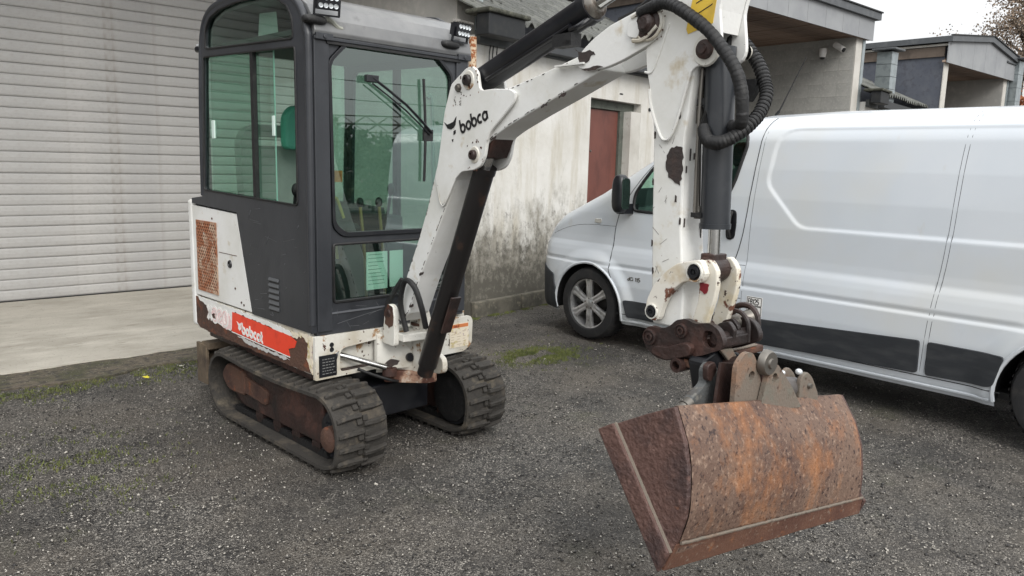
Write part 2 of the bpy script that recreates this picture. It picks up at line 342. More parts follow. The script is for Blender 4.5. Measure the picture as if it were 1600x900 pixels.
    def obj(s, name, m, parent=None, bevel=0, segs=2, label=None, loc=None):
        if loc is not None:
            L = Vector(loc); s.v = [v-L for v in s.v]
        o = bpy.data.objects.new(name, s.mesh(name, m)); COL.objects.link(o)
        if loc is not None: o.location = loc
        if parent: o.parent = parent
        if bevel:
            b = o.modifiers.new('bevel', 'BEVEL'); b.width = bevel; b.segments = segs; b.limit_method = 'ANGLE'; b.angle_limit = R(35)
        if label: o['label'] = label
        return o
def thing(name, label, cat, loc=(0, 0, 0), rz=0, group=None):
    o = bpy.data.objects.new(name, None); COL.objects.link(o); o.location = loc; o.rotation_euler = (0, 0, rz); o.empty_display_size = .2
    return tag(o, label, cat, group)
def tag(o, label, cat, group=None, kind=None):
    o['label'] = label
    if cat: o['category'] = cat
    if group: o['group'] = group
    if kind: o['kind'] = kind
    return o
def inst(o, name, parent, loc=None, rot=None):
    c = bpy.data.objects.new(name, o.data); COL.objects.link(c); c.parent = parent
    if loc is not None: c.location = loc
    if rot is not None: c.rotation_euler = rot
    return c
def smooth_poly(pts, it=2):
    for _ in range(it):
        q = []
        for i in range(len(pts)):
            a, b = pts[i], pts[(i+1) % len(pts)]
            q += [(a[0]*.75+b[0]*.25, a[1]*.75+b[1]*.25), (a[0]*.25+b[0]*.75, a[1]*.25+b[1]*.75)]
        pts = q
    return pts
def round_poly(pts, rad, n=4):
    out = []
    m = len(pts)
    for i in range(m):
        p = Vector(pts[i]); a = Vector(pts[i-1]); b = Vector(pts[(i+1) % m])
        da, db = (a-p), (b-p); r = min(rad[i] if isinstance(rad, (list, tuple)) else rad, da.length*.48, db.length*.48)
        if r < 1e-4: out.append(tuple(p)); continue
        A, B_ = p+da.normalized()*r, p+db.normalized()*r
        for k in range(n+1):
            t = k/n; q = A*(1-t)**2+p*2*t*(1-t)+B_*t*t; out.append(tuple(q))
    return out
def ragged(pts, amp, step, seed=0):
    """jagged closed outline, like torn paint"""
    rr = random.Random(seed); out = []
    for i in range(len(pts)):
        a, b = Vector(pts[i]), Vector(pts[(i+1) % len(pts)]); n = max(1, int((b-a).length/step)); nn = (b-a).orthogonal().normalized() if (b-a).length > 0 else Vector((0, 0))
        for k in range(n):
            p = a.lerp(b, k/n); out.append(tuple(p+nn*rr.uniform(-amp, amp)))
    return out
def circ(c, r, n=20): return [(c[0]+r*math.cos(2*PI*i/n), c[1]+r*math.sin(2*PI*i/n)) for i in range(n)]

# stroke lettering: each glyph is a list of polylines in a 1-high cell, swept as flat ribbons
def arc(cx, cy, r, a0, a1, n=12, sx=1): return [(cx+sx*r*math.cos(R(a0+(a1-a0)*i/n)), cy+r*math.sin(R(a0+(a1-a0)*i/n))) for i in range(n+1)]
GL = {
 'b': ([[(.08, 1), (.08, .3)], arc(.36, .3, .28, 0, 360, 18)], .80), 'o': ([arc(.36, .3, .28, 0, 360, 18)], .78),
 'c': ([arc(.36, .3, .28, 55, 305, 14)], .66), 'a': ([arc(.36, .3, .28, 0, 360, 18), [(.64, .58), (.64, .02)]], .80),
 't': ([[(.16, .95), (.16, .12), (.3, .02), (.4, .04)], [(.0, .6), (.38, .6)]], .50),
 'd': ([arc(.3, .3, .26, 0, 360, 16), [(.56, 1), (.56, .02)]], .7), 'C': ([arc(.42, .5, .42, 50, 310, 14)], .78), 'i': ([[(.08, .6), (.08, 0)], [(.08, .85), (.08, .95)]], .28),
 '0': ([arc(.3, .5, .5, 0, 360, 18, .56)], .72), '1': ([[(.05, .78), (.25, 1), (.25, 0)]], .45), '2': ([[(.03, .78)]+arc(.3, .72, .27, 160, -40, 8)+[(.02, 0), (.6, 0)]], .72),
 '3': ([arc(.28, .74, .26, 150, -80, 9), arc(.28, .26, .28, 80, -150, 9)], .7), '5': ([[(.55, 1), (.1, 1), (.06, .56)]+arc(.28, .3, .3, 110, -150, 9)], .7),
 '7': ([[(.02, 1), (.58, 1), (.2, 0)]], .66), '8': ([arc(.3, .75, .23, 0, 360, 14), arc(.3, .26, .27, 0, 360, 14)], .7), 'E': ([[(.5, 1), (.05, 1), (.05, 0), (.5, 0)], [(.05, .52), (.42, .52)]], .64),
 'B': ([[(.05, 0), (.05, 1), (.3, 1)]+arc(.3, .76, .24, 80, -80, 6)+[(.05, .52)], [(.3, .52)]+arc(.3, .26, .26, 80, -80, 6)+[(.05, 0)]], .7),
 'F': ([[(.5, 1), (.05, 1), (.05, 0)], [(.05, .52), (.42, .52)]], .6), 'X': ([[(0, 0), (.6, 1)], [(0, 1), (.6, 0)]], .72), '-': ([[(0, .5), (.4, .5)]], .5), ' ': ([], .4),
 'L': ([[(.05, 1), (.05, 0), (.5, 0)]], .6), 'N': ([[(.05, 0), (.05, 1), (.6, 0), (.6, 1)]], .76), 'G': ([arc(.42, .5, .42, 45, 340, 14)+[(.5, .42)]], .85)}
def letters(mb, text, m, x0, z0, h, t, d0, d1, slant=0, sq=1.0, rot=0):
    x = 0; cr, sr = math.cos(R(rot)), math.sin(R(rot))
    def P(a, b): a, b = a*sq+slant*b, b; return (x0+(a*cr-b*sr), z0+(a*sr+b*cr))
    for ch in text:
        strokes, adv = GL[ch]
        for st in strokes:
            n = len(st); L = []; Rr = []
            for i in range(n):
                a = Vector(st[max(i-1, 0)]); b = Vector(st[min(i+1, n-1)])
                closed = (Vector(st[0])-Vector(st[-1])).length < 1e-3
                if closed and i in (0, n-1): a, b = Vector(st[n-2]), Vector(st[1])
                T = (b-a).normalized(); N = Vector((-T.y, T.x)); p = Vector(st[i])
                L.append(p+N*t/2); Rr.append(p-N*t/2)
            q = [P((x+v.x)*h, v.y*h) for v in L+Rr[::-1]]; k = len(q)
            vs = [m(a, b, d1) for a, b in q]; vs0 = [m(a, b, d0) for a, b in q]
            fs = [(i, i+1, k-2-i, k-1-i) for i in range(n-1)]; mb.add(vs, fs); mb.add(vs0+vs, [(i, (i+1) % k, k+(i+1) % k, k+i) for i in range(k)])
        x += adv
    return mb

# ------------------------------------------------------------------ GROUND
def mesh_np(name, V, F, m, nper):
    me = bpy.data.meshes.new(name); V = np.ascontiguousarray(V, dtype=np.float32); F = np.ascontiguousarray(F, dtype=np.int32)
    me.vertices.add(len(V)); me.vertices.foreach_set('co', V.ravel()); me.loops.add(F.size); me.loops.foreach_set('vertex_index', F.ravel())
    me.polygons.add(len(F)); me.polygons.foreach_set('loop_start', np.arange(len(F), dtype=np.int32)*nper); me.update(calc_edges=True); me.validate()
    me.materials.append(m); return me
def link(name, me, parent=None):
    o = bpy.data.objects.new(name, me); COL.objects.link(o); o.parent = parent; return o
def gh(x, y): return .012*mnoise.noise(Vector((x*.9, y*.9, 0)))+.006*mnoise.noise(Vector((x*3, y*3, 4)))
def build_ground():
    xs = np.concatenate([np.linspace(-600, -12, 8), np.arange(-10, 24, .25), np.linspace(26, 600, 8)]); ys = np.concatenate([np.linspace(-600, -10, 8), np.arange(-8, 12, .25), np.linspace(14, 600, 8)])
    V = np.array([(x, y, (gh(x, y) if (-6 < x < 14 and -4 < y < 5.6) else 0)-.012) for y in ys for x in xs]); nx = len(xs)
    F = np.array([(j*nx+i, j*nx+i+1, (j+1)*nx+i+1, (j+1)*nx+i) for j in range(len(ys)-1) for i in range(nx-1)])
    o = link('ground', mesh_np('ground', V, F, GRAVEL, 4)); tag(o, 'dark wet gravel yard around the excavator and van', None, kind='structure')
    # loose chips
    N = 100000; t = rng.random(N)**1.35
    x = rng.uniform(-.6, 7.2, N); y = rng.uniform(.2, 6, N)
    keep = (y < 5.75) & ~((x > 4.9) & (y < 5.5) & (rng.random(N) < .6)); x, y = x[keep], y[keep]; N = len(x)
    near = rng.random(N) < np.clip(1.6-.22*np.hypot(x, y), .25, 1); x, y = x[near], y[near]; N = len(x)
    r = rng.gamma(2.4, .0010, N)+.0016; z = np.array([gh(a, b) for a, b in zip(x, y)])-.012
    octa = np.array([(1, 0, 0), (0, 1, 0), (-1, 0, 0), (0, -1, 0), (0, 0, .8), (0, 0, -.8)], float)
    ft = np.array([(0, 1, 4), (1, 2, 4), (2, 3, 4), (3, 0, 4), (1, 0, 5), (2, 1, 5), (3, 2, 5), (0, 3, 5)])
    a = rng.uniform(0, 2*PI, N); ca, sa = np.cos(a), np.sin(a); jit = rng.uniform(.65, 1.35, (N, 6, 1))
    P = octa[None]*jit*r[:, None, None]; P[:, :, 0] *= rng.uniform(.8, 1.5, N)[:, None]
    X = P[:, :, 0]*ca[:, None]-P[:, :, 1]*sa[:, None]+x[:, None]; Y = P[:, :, 0]*sa[:, None]+P[:, :, 1]*ca[:, None]+y[:, None]; Z = P[:, :, 2]+z[:, None]+r[:, None]*.35
    V = np.stack([X, Y, Z], -1).reshape(-1, 3); F = (ft[None]+(np.arange(N)*6)[:, None, None]).reshape(-1, 3)
    o = link('gravel', mesh_np('gravel', V, F, STONE, 3)); tag(o, 'loose grey gravel chips scattered over the yard', None, kind='stuff')
    # grass and moss tufts
    pts = []
    for k in range(7000):
        u = rng.random()
        if u < .40: px, py = rng.normal(4.15, .20), rng.normal(4.25, .13)
        elif u < .66: px = rng.uniform(-.3, 2.0); py = 5.42+rng.normal(0, .13)+.05*px
        elif u < .78: px, py = rng.normal(.75, .25), rng.normal(4.0, .3)
        else: px = rng.uniform(4.4, 6.5); py = 5.68+.14*(px-4.4)-abs(rng.normal(0, .05))
        if mnoise.noise(Vector((px*6, py*6, 0))) > -.12: pts.append((px, py))
    V = []; F = []
    for px, py in pts:
        for b in range(3):
            a_ = rng.uniform(0, 2*PI); h = rng.uniform(.006, .024); wd = .0034; lx, ly = rng.normal(0, .007, 2); i = len(V); z0 = gh(px, py)-.014
            cx, cy = px+rng.normal(0, .008), py+rng.normal(0, .008)
            V += [(cx-wd*math.cos(a_), cy-wd*math.sin(a_), z0), (cx+wd*math.cos(a_), cy+wd*math.sin(a_), z0), (cx+lx, cy+ly, z0+h)]; F.append((i, i+1, i+2))
    o = link('grass', mesh_np('grass', np.array(V), np.array(F), GRASS, 3)); tag(o, 'thin moss and grass growing through the gravel', None, kind='stuff')
build_ground()
def sheet(name, poly, z, m, label, thick=.05, seed=1, amp=.03, step=.05, edge=()):
    mb = MB(); pts = []
    for i in range(len(poly)):
        a, b = Vector(poly[i]), Vector(poly[(i+1) % len(poly)])
        if i in edge:
            n = int((b-a).length/step)
            for k in range(n):
                p = a.lerp(b, k/n); nn = (b-a).orthogonal().normalized(); q = amp*2*mnoise.fractal(Vector((p.x*1.4+seed, p.y*1.4, seed)), 1, 2, 5); pts.append(tuple(p+nn*q))
        else: pts.append(tuple(a))
    mb.prism(pts, z-thick, z); o = mb.obj(name, m); o['kind'] = 'structure'; o['label'] = label; return o
sheet('soil_strip', [(-9, 5.38), (2.9, 5.66), (4.6, 5.7), (4.6, 6.2), (-9, 6.2)], .004, SOIL, 'silty soil strip with moss between the gravel and the concrete apron', seed=3, amp=.07, edge=(0, 1))
sheet('concrete_apron', [(-9, 5.82), (2.2, 6.0), (4.6, 6.02), (4.6, 8.9), (-9, 8.9)], .012, APRON, 'pale worn concrete apron in front of the roller shutter', seed=9, amp=.035, step=.03, edge=(0, 1))

# ------------------------------------------------------------------ BUILDINGS
def soffit(root, x0, x1, y0, y1, z, pitch=.12):
    n = int((x1-x0)/pitch); mb = MB().box((-pitch/2+.004, 0, 0), (pitch/2-.004, y1-y0, .02)); base = None
    for k in range(n):
        loc = (x0+pitch*(k+.5), y0, z+random.uniform(-.004, .004))
        if base is None: base = mb.obj('soffit_board', SOFFIT, root); base.location = loc
        else: inst(base, 'soffit_board', root, loc)
def tall_unit(loc, W, label, shutter=False, gable=False, blocks=False, H=3.68):
    """bay recessed under a deep overhang; local origin at the foot of the left front corner, front faces -Y"""
    root = thing('garage_building', label, 'building', loc)
    D = 2.86; t = .22
    bz = MB().box((0, 0, 0), (t, D+5, H+.3)).obj('side_wall', SLATE, root)
    MB().box((-.02, -.015, 0), (t-.01, .0, H)).obj('wall_end', WHITEW, root)
    MB().box((-.035, 0, H+.10), (0, D+5, H+.29)).obj('wall_fascia_board', mat('weathered_brown_board', (104, 92, 82), .8, layers=((5, (84, 74, 66), .45, .65),)), root)
    MB().box((-.06, -.1, H+.3), (-.02, D+5, H+.34)).obj('roof_edge', WHITEW, root)
    if blocks:
        bw, bh = .5, .21; shared = {}
        MB().box((W-t+.02, 0, 0), (W, D+5, H+.3)).obj('side_wall', BLOCK, root)
        for j in range(int(H/bh)+1):
            off = (j % 2)*bw/2; y = -off
            while y < D:
                a, b = max(y, 0.002), min(y+bw, D); z0, z1 = j*bh, min((j+1)*bh, H)
                if b-a > .05 and z1-z0 > .05:
                    key = (round(b-a, 3), round(z1-z0, 3))
                    if key not in shared:
                        shared[key] = MB().box((-.022, .001, .001), (-.001, b-a-.001, z1-z0-.001)).obj('block', BLOCK, root); ob = shared[key]
                    else: ob = inst(shared[key], 'block', root)
                    ob.location = (W-t+.02+random.uniform(-.0015, .0015), a, z0)
                y += bw
    else:
        MB().box((W-t, 0, 0), (W, D+5, H+.3)).obj('side_wall', CONC, root)
    MB().box((W-t+.004, -.015, 0), (W+.002, 0, H)).obj('wall_end', WHITEW, root)
    MB().box((W+.004, -.03, 0), (W+.09, .03, H)).obj('corner_flashing', GALV, root)
    if not shutter: MB().box((t, D, 0), (W-t, D+.2, H)).obj('back_wall', CONC, root)
    else: MB().box((t, D+.03, 0), (W-t, D+.2, H)).obj('back_wall', CONC, root)
    MB().box((.001, -.02, H+.02), (W-.001, D+5, H+.06)).obj('ceiling_deck', SOFFIT, root)
    soffit(root, t+.0, W-t, 0.005, D, H-.005)
    # fascia: panels with open joints, dark trim above
    fx0, fx1 = -.12, W+.2
    def top(x):
        if gable: 
            pk = fx0+(fx1-fx0)*.55; return H+.36+.25*(1-abs(x-pk)/(fx1-pk if x > pk else pk-fx0))
        return H+.30
    n = 8 if not gable else 6; xs = [fx0+(fx1-fx0)*k/n for k in range(n+1)]
    for k in range(n):
        a, b = xs[k]+.003, xs[k+1]-.003; lo = H-.03
        mid = [] 
        if gable:
            pk = fx0+(fx1-fx0)*.55
            if a < pk < b: mid = [(pk, top(pk))]
        MB().prism([(a, lo), (b, lo), (b, top(b))]+mid+[(a, top(a))], 0, .02, lambda x, z, y: Vector((x, y-.1, z))).obj('fascia_panel', FASC, root)
    pts = [fx0-.02, fx0+(fx1-fx0)*.55, fx1+.1] if gable else [fx0-.1, fx1+.1]
    for a, b in zip(pts[:-1], pts[1:]):
        MB().prism([(a, top(a)), (b, top(b)), (b, top(b)+.11), (a, top(a)+.11)], -.16, D+5, lambda x, z, y: Vector((x, y, z+.002))).obj('roof', FASCD, root)
        MB().prism([(a, top(a)+.115), (b+.02, top(b)+.115), (b+.02, top(b)+.135), (a, top(a)+.135)], -.18, -.12, lambda x, z, y: Vector((x, y, z))).obj('roof_trim', EAVE, root)
    MB().box((fx0, -.06, H-.02), (fx1, -.002, H+.02)).obj('fascia_backing', SOFFIT, root)
    if shutter:
        sh = MB().box((t+.01, D-.005, 0), (W-t-.01, D+.02, 4.3)).obj('roller_shutter', SHUT, root)
        p = .1047; n = 40
        # slat cross-section: gently bowed with a lip at its lower edge
        prof = [(0.002, 0), (-.010, .004), (-.016, .016), (-.019, .05), (-.016, .088), (-.006, .102), (0.002, .102)]
        base = None
        for k in range(n):
            if base is None:
                m = MB(); L = W-2*t-.04; segs = 10; vs = []
                for i in range(segs+1):
                    for (dy, dz) in prof: vs.append(Vector((L*i/segs, dy, dz)))
                q = len(prof); m.add(vs, [(i*q+j, i*q+j+1, (i+1)*q+j+1, (i+1)*q+j) for i in range(segs) for j in range(q-1)])
                m.add(vs, [tuple(range(q)), tuple(reversed(range(segs*q, (segs+1)*q)))])
                base = m.obj('slat', SHUT, sh); base.location = (t+.02, D-.006, .02+k*p)
            else: inst(base, 'slat', sh, (t+.02, D-.006+random.uniform(-.0015, .0015), .02+k*p), (random.uniform(-.004, .004), random.uniform(-.0006, .0006), 0))
        MB().box((t+.01, D-.03, 0.0), (W-t-.01, D+.01, .018)).obj('bottom_rail', BLACKR, sh)
        MB().box((t, D-.2, 4.25), (W-t, D, 4.9)).obj('shutter_box', FASC, root)
    return root
U1 = tall_unit((-3.6, 6.02, 0), 8.44, 'grey garage with a wide ribbed roller shutter behind the excavator', shutter=True, H=5.0)
U2 = tall_unit((8.9, 6.0, 0), 4.16, 'tall garage bay with brown soffit and block side wall above the van', blocks=True)
U3 = tall_unit((16.72, 6.0, 0), 3.85, 'small far garage bay with a low gable roof beyond the metal ducts', gable=True)

def lean_to(loc, W, label, door=True):
    """low rendered building with a corrugated roof, front faces -Y, turned a few degrees"""
    root = thing('outbuilding', label, 'building', loc, R(8.6))
    H = 2.66; D = 3.6; m = lambda x, z, y: Vector((x, y, z))
    if door:
        hole = [(1.95, .02), (3.06, .02), (3.06, 2.25), (1.95, 2.25)]
        w_ = MB().prism([(0, 0), (W, 0), (W, H), (0, H)], 0, .18, m, holes=[hole]).obj('wall', PLASTER, root)
        MB().prism([(1.9, 0), (3.2, 0), (3.2, 2.3), (1.9, 2.3)], .181, .3, m).obj('door_surround', EAVE, root)
        fr = [(1.955, 2.15, 3.055, 2.245), (2.745, .02, 2.83, 2.149)]
        for a, b, c, d in fr: MB().box((a, .10, b), (c, .16, d)).obj('door_frame', FRAMEG, root, .004)
        dr = MB().box((1.955, .13, .03), (2.74, .17, 2.145)).obj('door', REDDOOR, root, .003)
        MB().lathe((2.17, .13, 1.66), (0, -1, 0), [(0, .012), (.010, .012), (.014, 0)], 14).obj('peephole', STEEL, dr)
        MB().cyl((2.04, .13, 1.05), (2.04, .09, 1.05), .012).cyl((2.04, .09, 1.05), (2.14, .09, 1.05), .009).obj('handle', STEEL, dr)
        MB().box((2.833, .0, .02), (3.057, .175, 2.149)).obj('door_side_panel', WHITEW, root)
        # plinth stones
        x = 0; k = 0
        while x < W-.1:
            l_ = random.uniform(.42, .75); l_ = min(l_, W-x)
            if not (1.7 < x+l_/2 < 3.1):
                o = MB().box((0, -.06, -.02), (l_-.012, .0, .155+random.uniform(-.012, .012))).obj('plinth_stone', mat('plinth_concrete', (96, 92, 82), .9, layers=((5, (70, 68, 60), .45, .65), (16, (120, 114, 100), .55, .7)), bump=(40, .6)), root, .012)
                o.location = (x, random.uniform(-.006, .006), 0)
            x += l_
        for px_ in (3.26, 3.39): MB().cyl((px_, -.015, 2.2+(.03 if px_ > 3.3 else 0)), (px_, .01, 2.2+(.03 if px_ > 3.3 else 0)), .022).obj('vent_hole', EAVE, root)
        MB().box((2.55, -.004, 2.33), (2.62, 0, 2.345)).obj('wall_hook', EAVE, root)
    else: MB().prism([(0, 0), (W, 0), (W, H), (0, H)], 0, .18, m).obj('wall', PLASTER, root)
    MB().box((0.33, .181, 0), (.5, D, H)).obj('side_wall', PLASTER, root)
    MB().box((W-.18, .181, 0), (W, D, H)).obj('side_wall', PLASTER, root)
    MB().box((.0, -.06, 2.58), (W, .0, 2.70)).obj('eave_board', mat('grey_eave_board', (70, 72, 72), .8, layers=((6, (86, 88, 86), .5, .7),)), root)
    MB().box((-.10, -.26, 2.63), (.42, -.10, 2.82)).obj('eave_box', EAVE, root, .01)
    MB().box((.56, -.16, 2.60), (W, -.061, 2.72)).obj('eave_box', mat('grey_eave_board2', (62, 64, 66), .8), root, .004)
    # corrugated sheets in overlapping courses climbing away from the eave
    sl = math.tan(R(25)); cw = .90; base = {}
    nC = int(W/cw)+1; nr = 8
    for r_ in range(nr):
        for c_ in range(nC):
            first = (r_ == 0 and c_ == 0)
            key = 's'
            if key not in base:
                mb = MB(); L = .62; nx = 60; vs = []
                for j in range(3):
                    yy = L*j/2
                    for i in range(nx+1):
                        xx = cw*1.02*i/nx; z = .028*math.sin(2*PI*xx/.146)
                        vs.append(Vector((xx, yy, z+yy*sl)))
                n2 = len(vs); vs += [v-Vector((0, 0, .010)) for v in vs]
                fs = [(j*(nx+1)+i, j*(nx+1)+i+1, (j+1)*(nx+1)+i+1, (j+1)*(nx+1)+i) for j in range(2) for i in range(nx)]
                fs += [tuple(reversed([n2+i for i in f])) for f in fs] + [(i, n2+i, n2+i+1, i+1) for i in range(nx)]
                mb.add(vs, fs, True); base[key] = mb.obj('roof_sheet', ROOFT, root); o = base[key]
            else: o = inst(base[key], 'roof_sheet', root)
            o.location = (-.06+c_*cw+(r_ % 2)*.03, -.22+r_*.55, 2.80+r_*.55*sl+.016*((r_+c_) % 2)+.006)
            o.rotation_euler = (random.uniform(-.006, .006), 0, 0)
    mb = MB().box((-.13, -.29, 2.822), (.47, .02, 2.865)); mb.obj('eave_flashing', mat('mossy_flashing', (64, 64, 56), .9, layers=((12, (92, 92, 80), .5, .65), (30, (44, 46, 36), .5, .62)), bump=(40, .6)), root, .015)
    return root
L1 = lean_to((4.63, 5.735, 0), 4.25, 'stained white outbuilding with red-brown door behind the van')
L2 = lean_to((13.2, 5.9, 0), 3.45, 'low outbuilding with black eave beyond the tall garage bay', door=False)
# drainpipe and cables on the outbuilding's corner
t_ = thing('drainpipe', 'flaking cream and rust drainpipe beside the excavator cab', 'pipe', (4.545, 5.66, 0))
MB().cyl((0, 0, 1.95), (0, 0, 2.62), .036).tube([(0, 0, 1.97), (0, .02, 1.90), (.03, .10, 1.86), (.06, .22, 1.85)], .036, 12).obj('pipe', SPECK, t_); MB().pipe((0, 0, 2.1), (0, 0, 2.13), .043, .035).obj('bracket', RUST, t_)
for k, dx in enumerate((-.21, -.17, -.12)):
    o = MB().tube([(5.0+dx*.9, 5.72, 2.6), (5.0+dx*1.0, 5.715, 2.5), (5.0+dx, 5.713, 2.36), (5.01+dx, 5.715, 2.24)], .006, 6).obj('cable', BLACKR)
    tag(o, ('leftmost', 'middle', 'rightmost')[k]+' of three black cables hanging down the white wall beside the drainpipe', 'cable', 'cables beside the drainpipe')
def duct(loc, h, wd, label, rz=0):
    r_ = thing('vent_duct', label, 'duct', loc, rz)
    n = 7; hh = h/n
    base = None
    for k in range(n):
        if base is None: base = MB().box((-wd/2, -wd/2, .004), (wd/2, wd/2, hh-.004)).obj('duct_section', GALV, r_, .006)
        else: inst(base, 'duct_section', r_, (0, 0, k*hh))
    MB().box((-wd/2+.01, -wd/2+.01, 0), (wd/2-.01, wd/2-.01, h)).obj('liner', FASCD, r_)
    MB().box((-wd*.85, -wd*.85, h+.02), (wd*.75, wd*.75, h+.055)).obj('rain_cap', FASCD, r_, .008)
    for sx in (-1, 1): MB().box((sx*wd*.4-.01, -.01, h), (sx*wd*.4+.01, .01, h+.02)).obj('cap_post', FASCD, r_)
    return r_
duct((14.35, 6.1, 2.1), 1.5, .26, 'galvanised square vent duct rising between the two garage bays')
duct((20.9, 6.0, 2.0), 2.1, .36, 'galvanised vent duct at the right edge in front of the tree')
MB_ = MB().cyl((20.1, 5.9, 4.02), (22.5, 5.9, 4.02), .03); tag(MB_.obj('stay_bar', FASCD), 'thin dark bar running from the far gable roof to the right duct', 'bar')
def camera_dev(loc, label, ball):
    r_ = thing('security_camera', label, 'camera', loc)
    MB().lathe((0, 0, 0), (-1, 0, 0), [(.0, -.0), (.05, 0), (.05, .03), (.02, .035), (.02, .09), (0, .09)]).obj('mount', WHITEW, r_)
    mb = MB()
    if ball: mb.lathe((-.11, 0, .02), (0, 0, -1), [(0, 0), (.06, 0), (.065, .08), (.05, .14), (.0, .155)])
    else: mb.cyl((-.11, .06, .05), (-.13, -.10, -.05), .048)
    mb.obj('housing', DECALW, r_)
    lz = MB()
    if ball: lz.blob((-.11, 0, -.12), (.045, .045, .035))
    else: lz.cyl((-.13, -.10, -.05), (-.132, -.115, -.058), .036)
    lz.obj('lens', BLACKP, r_)
camera_dev((12.86, 6.50, 3.50), 'white dome security camera under the brown soffit, left of the pair', True)
camera_dev((12.86, 6.24, 3.52), 'white bullet security camera near the garage corner, right of the pair', False)
# fallen leaf
def leaf(loc, m, label, sz, rz):
    mb = MB(); pts = [(0, -.5), (.18, -.3), (.4, -.25), (.28, -.02), (.5, .2), (.2, .18), (0, .5), (-.2, .2), (-.5, .22), (-.3, 0), (-.38, -.25), (-.16, -.3)]
    mb.prism([(a*sz, b*sz) for a, b in pts], 0, .0012, lambda a, b, d: Vector((a, b, d+1.5*(a*a)/sz*.3+.15*b)))
    mb.tube([(0, -.5*sz, -.0), (0, -.75*sz, .004)], .001, 5)
    o = mb.obj('fallen_leaf', m); o.location = loc; o.rotation_euler = (0, 0, rz); tag(o, label, 'leaf')
leaf((1.518, 5.342, .012), mat('yellow_leaf', (206, 196, 60), .6), 'bright yellow leaf lying on the gravel before the concrete apron', .05, .5)
leaf((1.80, 5.49, .012), mat('pale_leaf', (200, 196, 186), .6), 'small pale leaf lying on the soil strip right of the yellow leaf', .035, 1.9)

# ------------------------------------------------------------------ TREES
def tree(loc, h, rad, label, leafm, nleaf, name='tree', bare=.3, ls=.05, group=None, seed=0, base=.3):
    rr = random.Random(seed); root = thing(name, label, 'tree', loc, 0, group)
    tr = MB(); tips = []
    P = [Vector((0, 0, -.1))]
    for k in range(1, 7): P.append(Vector((rr.gauss(0, .03*h/6)*k*.5, rr.gauss(0, .03*h/6)*k*.5, h*.92*k/6)))
    tr.tube(P, h*.022, 8, rfun=lambda t: 1-.88*t)
    for b in range(26):
        t = base+(1-base)*.95*rr.random(); i = min(int(t*6), 5); p0 = P[i].lerp(P[i+1], t*6-i); a = rr.uniform(0, 2*PI)
        L = rad*(1.15-.75*(t-base)/(1-base))*rr.uniform(.7, 1.1); e = rr.uniform(.3, .95)
        p1 = p0+Vector((math.cos(a), math.sin(a), e*.8))*L*.5; p2 = p0+Vector((math.cos(a+rr.uniform(-.3, .3)), math.sin(a+rr.uniform(-.3, .3)), e*.9))*L
        tr.tube([p0, p1, p2], h*.007, 5, sub=3, rfun=lambda t: 1-.8*t)
        for s in range(5):
            q0 = p0.lerp(p2, rr.uniform(.3, 1)); q = q0+Vector((rr.gauss(0, 1), rr.gauss(0, 1), rr.uniform(-.1, 1.1)))*L*.3
            tr.tube([q0, q], h*.0028, 4, sub=1, rfun=lambda t: 1-.6*t); tips += [q, q0.lerp(q, .5)]
        tips.append(p2)
    tr.obj('trunk', BARK, root)
    n = nleaf; T = np.array([tips[i] for i in rng.integers(0, len(tips), n)]); C = T+rng.normal(0, rad*.10, (n, 3))
    A = rng.normal(size=(n, 3)); A /= np.linalg.norm(A, axis=1)[:, None]; B_ = np.cross(A, rng.normal(size=(n, 3))); B_ /= np.linalg.norm(B_, axis=1)[:, None]
    s = ls*rng.uniform(.6, 1.3, (n, 1)); V = np.stack([C-A*s, C+B_*s*.6, C+A*s, C-B_*s*.6], 1).reshape(-1, 3); F = np.arange(n*4).reshape(-1, 4)
    o = link('crown', mesh_np('crown', V, F, leafm, 4), root); o['kind'] = 'stuff'
    return root
tree((33.0, 9.2, 0), 9.9, 2.5, 'tall sparse birch with pale brown autumn leaves at the right edge', LEAFB, 12000, 'birch_tree', ls=.05, seed=3, base=.15)
tree((36.0, 5.0, 0), 9.8, 2.4, 'thin autumn birch farther right behind the metal duct', LEAFB, 9500, 'birch_tree', ls=.055, seed=5, base=.15)
tree((30.3, 8.0, 0), 4.6, 1.5, 'low rust-orange bushy tree at the foot of the birch', mat('rust_leaf', (150, 88, 52), .7, layers=((1.2, (120, 74, 46), .4, .6),)), 4200, 'tree', ls=.06, seed=8, base=.15)
# the yard's far side, seen in the cab glass: trees and a lattice gantry
GX, GY = 60.0, -76.0
for k in range(15):
    h = 1.5+.5*abs(math.sin(k*2.3))+(.7 if k in (6, 7, 9) else 0)
    tree((14.6+(k-7)*1.02*.8, -12.9+(k-7)*1.02*.6, 0), h, .95, 'dark green bush in the hedge row across the yard', LEAFG, 2600, 'bush', ls=.085, group='bushes in the hedge row across the yard', seed=20+k, base=.02)
g_ = thing('lattice_gantry', 'steel lattice gantry on two towers standing across the yard', 'gantry', (GX-3.5, GY+2, 0), R(40))
gm = MB()
def truss(mb, A, B_, w_, n, rr=.05):
    A, B_ = Vector(A), Vector(B_); T = (B_-A); ax = T.normalized(); s1 = ax.orthogonal().normalized(); s2 = ax.cross(s1)
    cs = [s1*w_+s2*w_, -s1*w_+s2*w_, -s1*w_-s2*w_, s1*w_-s2*w_]
    for c in cs: mb.cyl(A+c, B_+c, rr, 5)
    for k in range(n):
        for j in range(4):
            a, b = A+T*k/n+cs[j], A+T*(k+1)/n+cs[(j+1) % 4]
            if (k+j) % 2: a, b = A+T*k/n+cs[(j+1) % 4], A+T*(k+1)/n+cs[j]
            mb.cyl(a, b, rr*.6, 4)
truss(gm, (-11, 0, 6.2), (9, 0, 6.2), .7, 14, .09); gm.obj('beam', STEEL, g_)
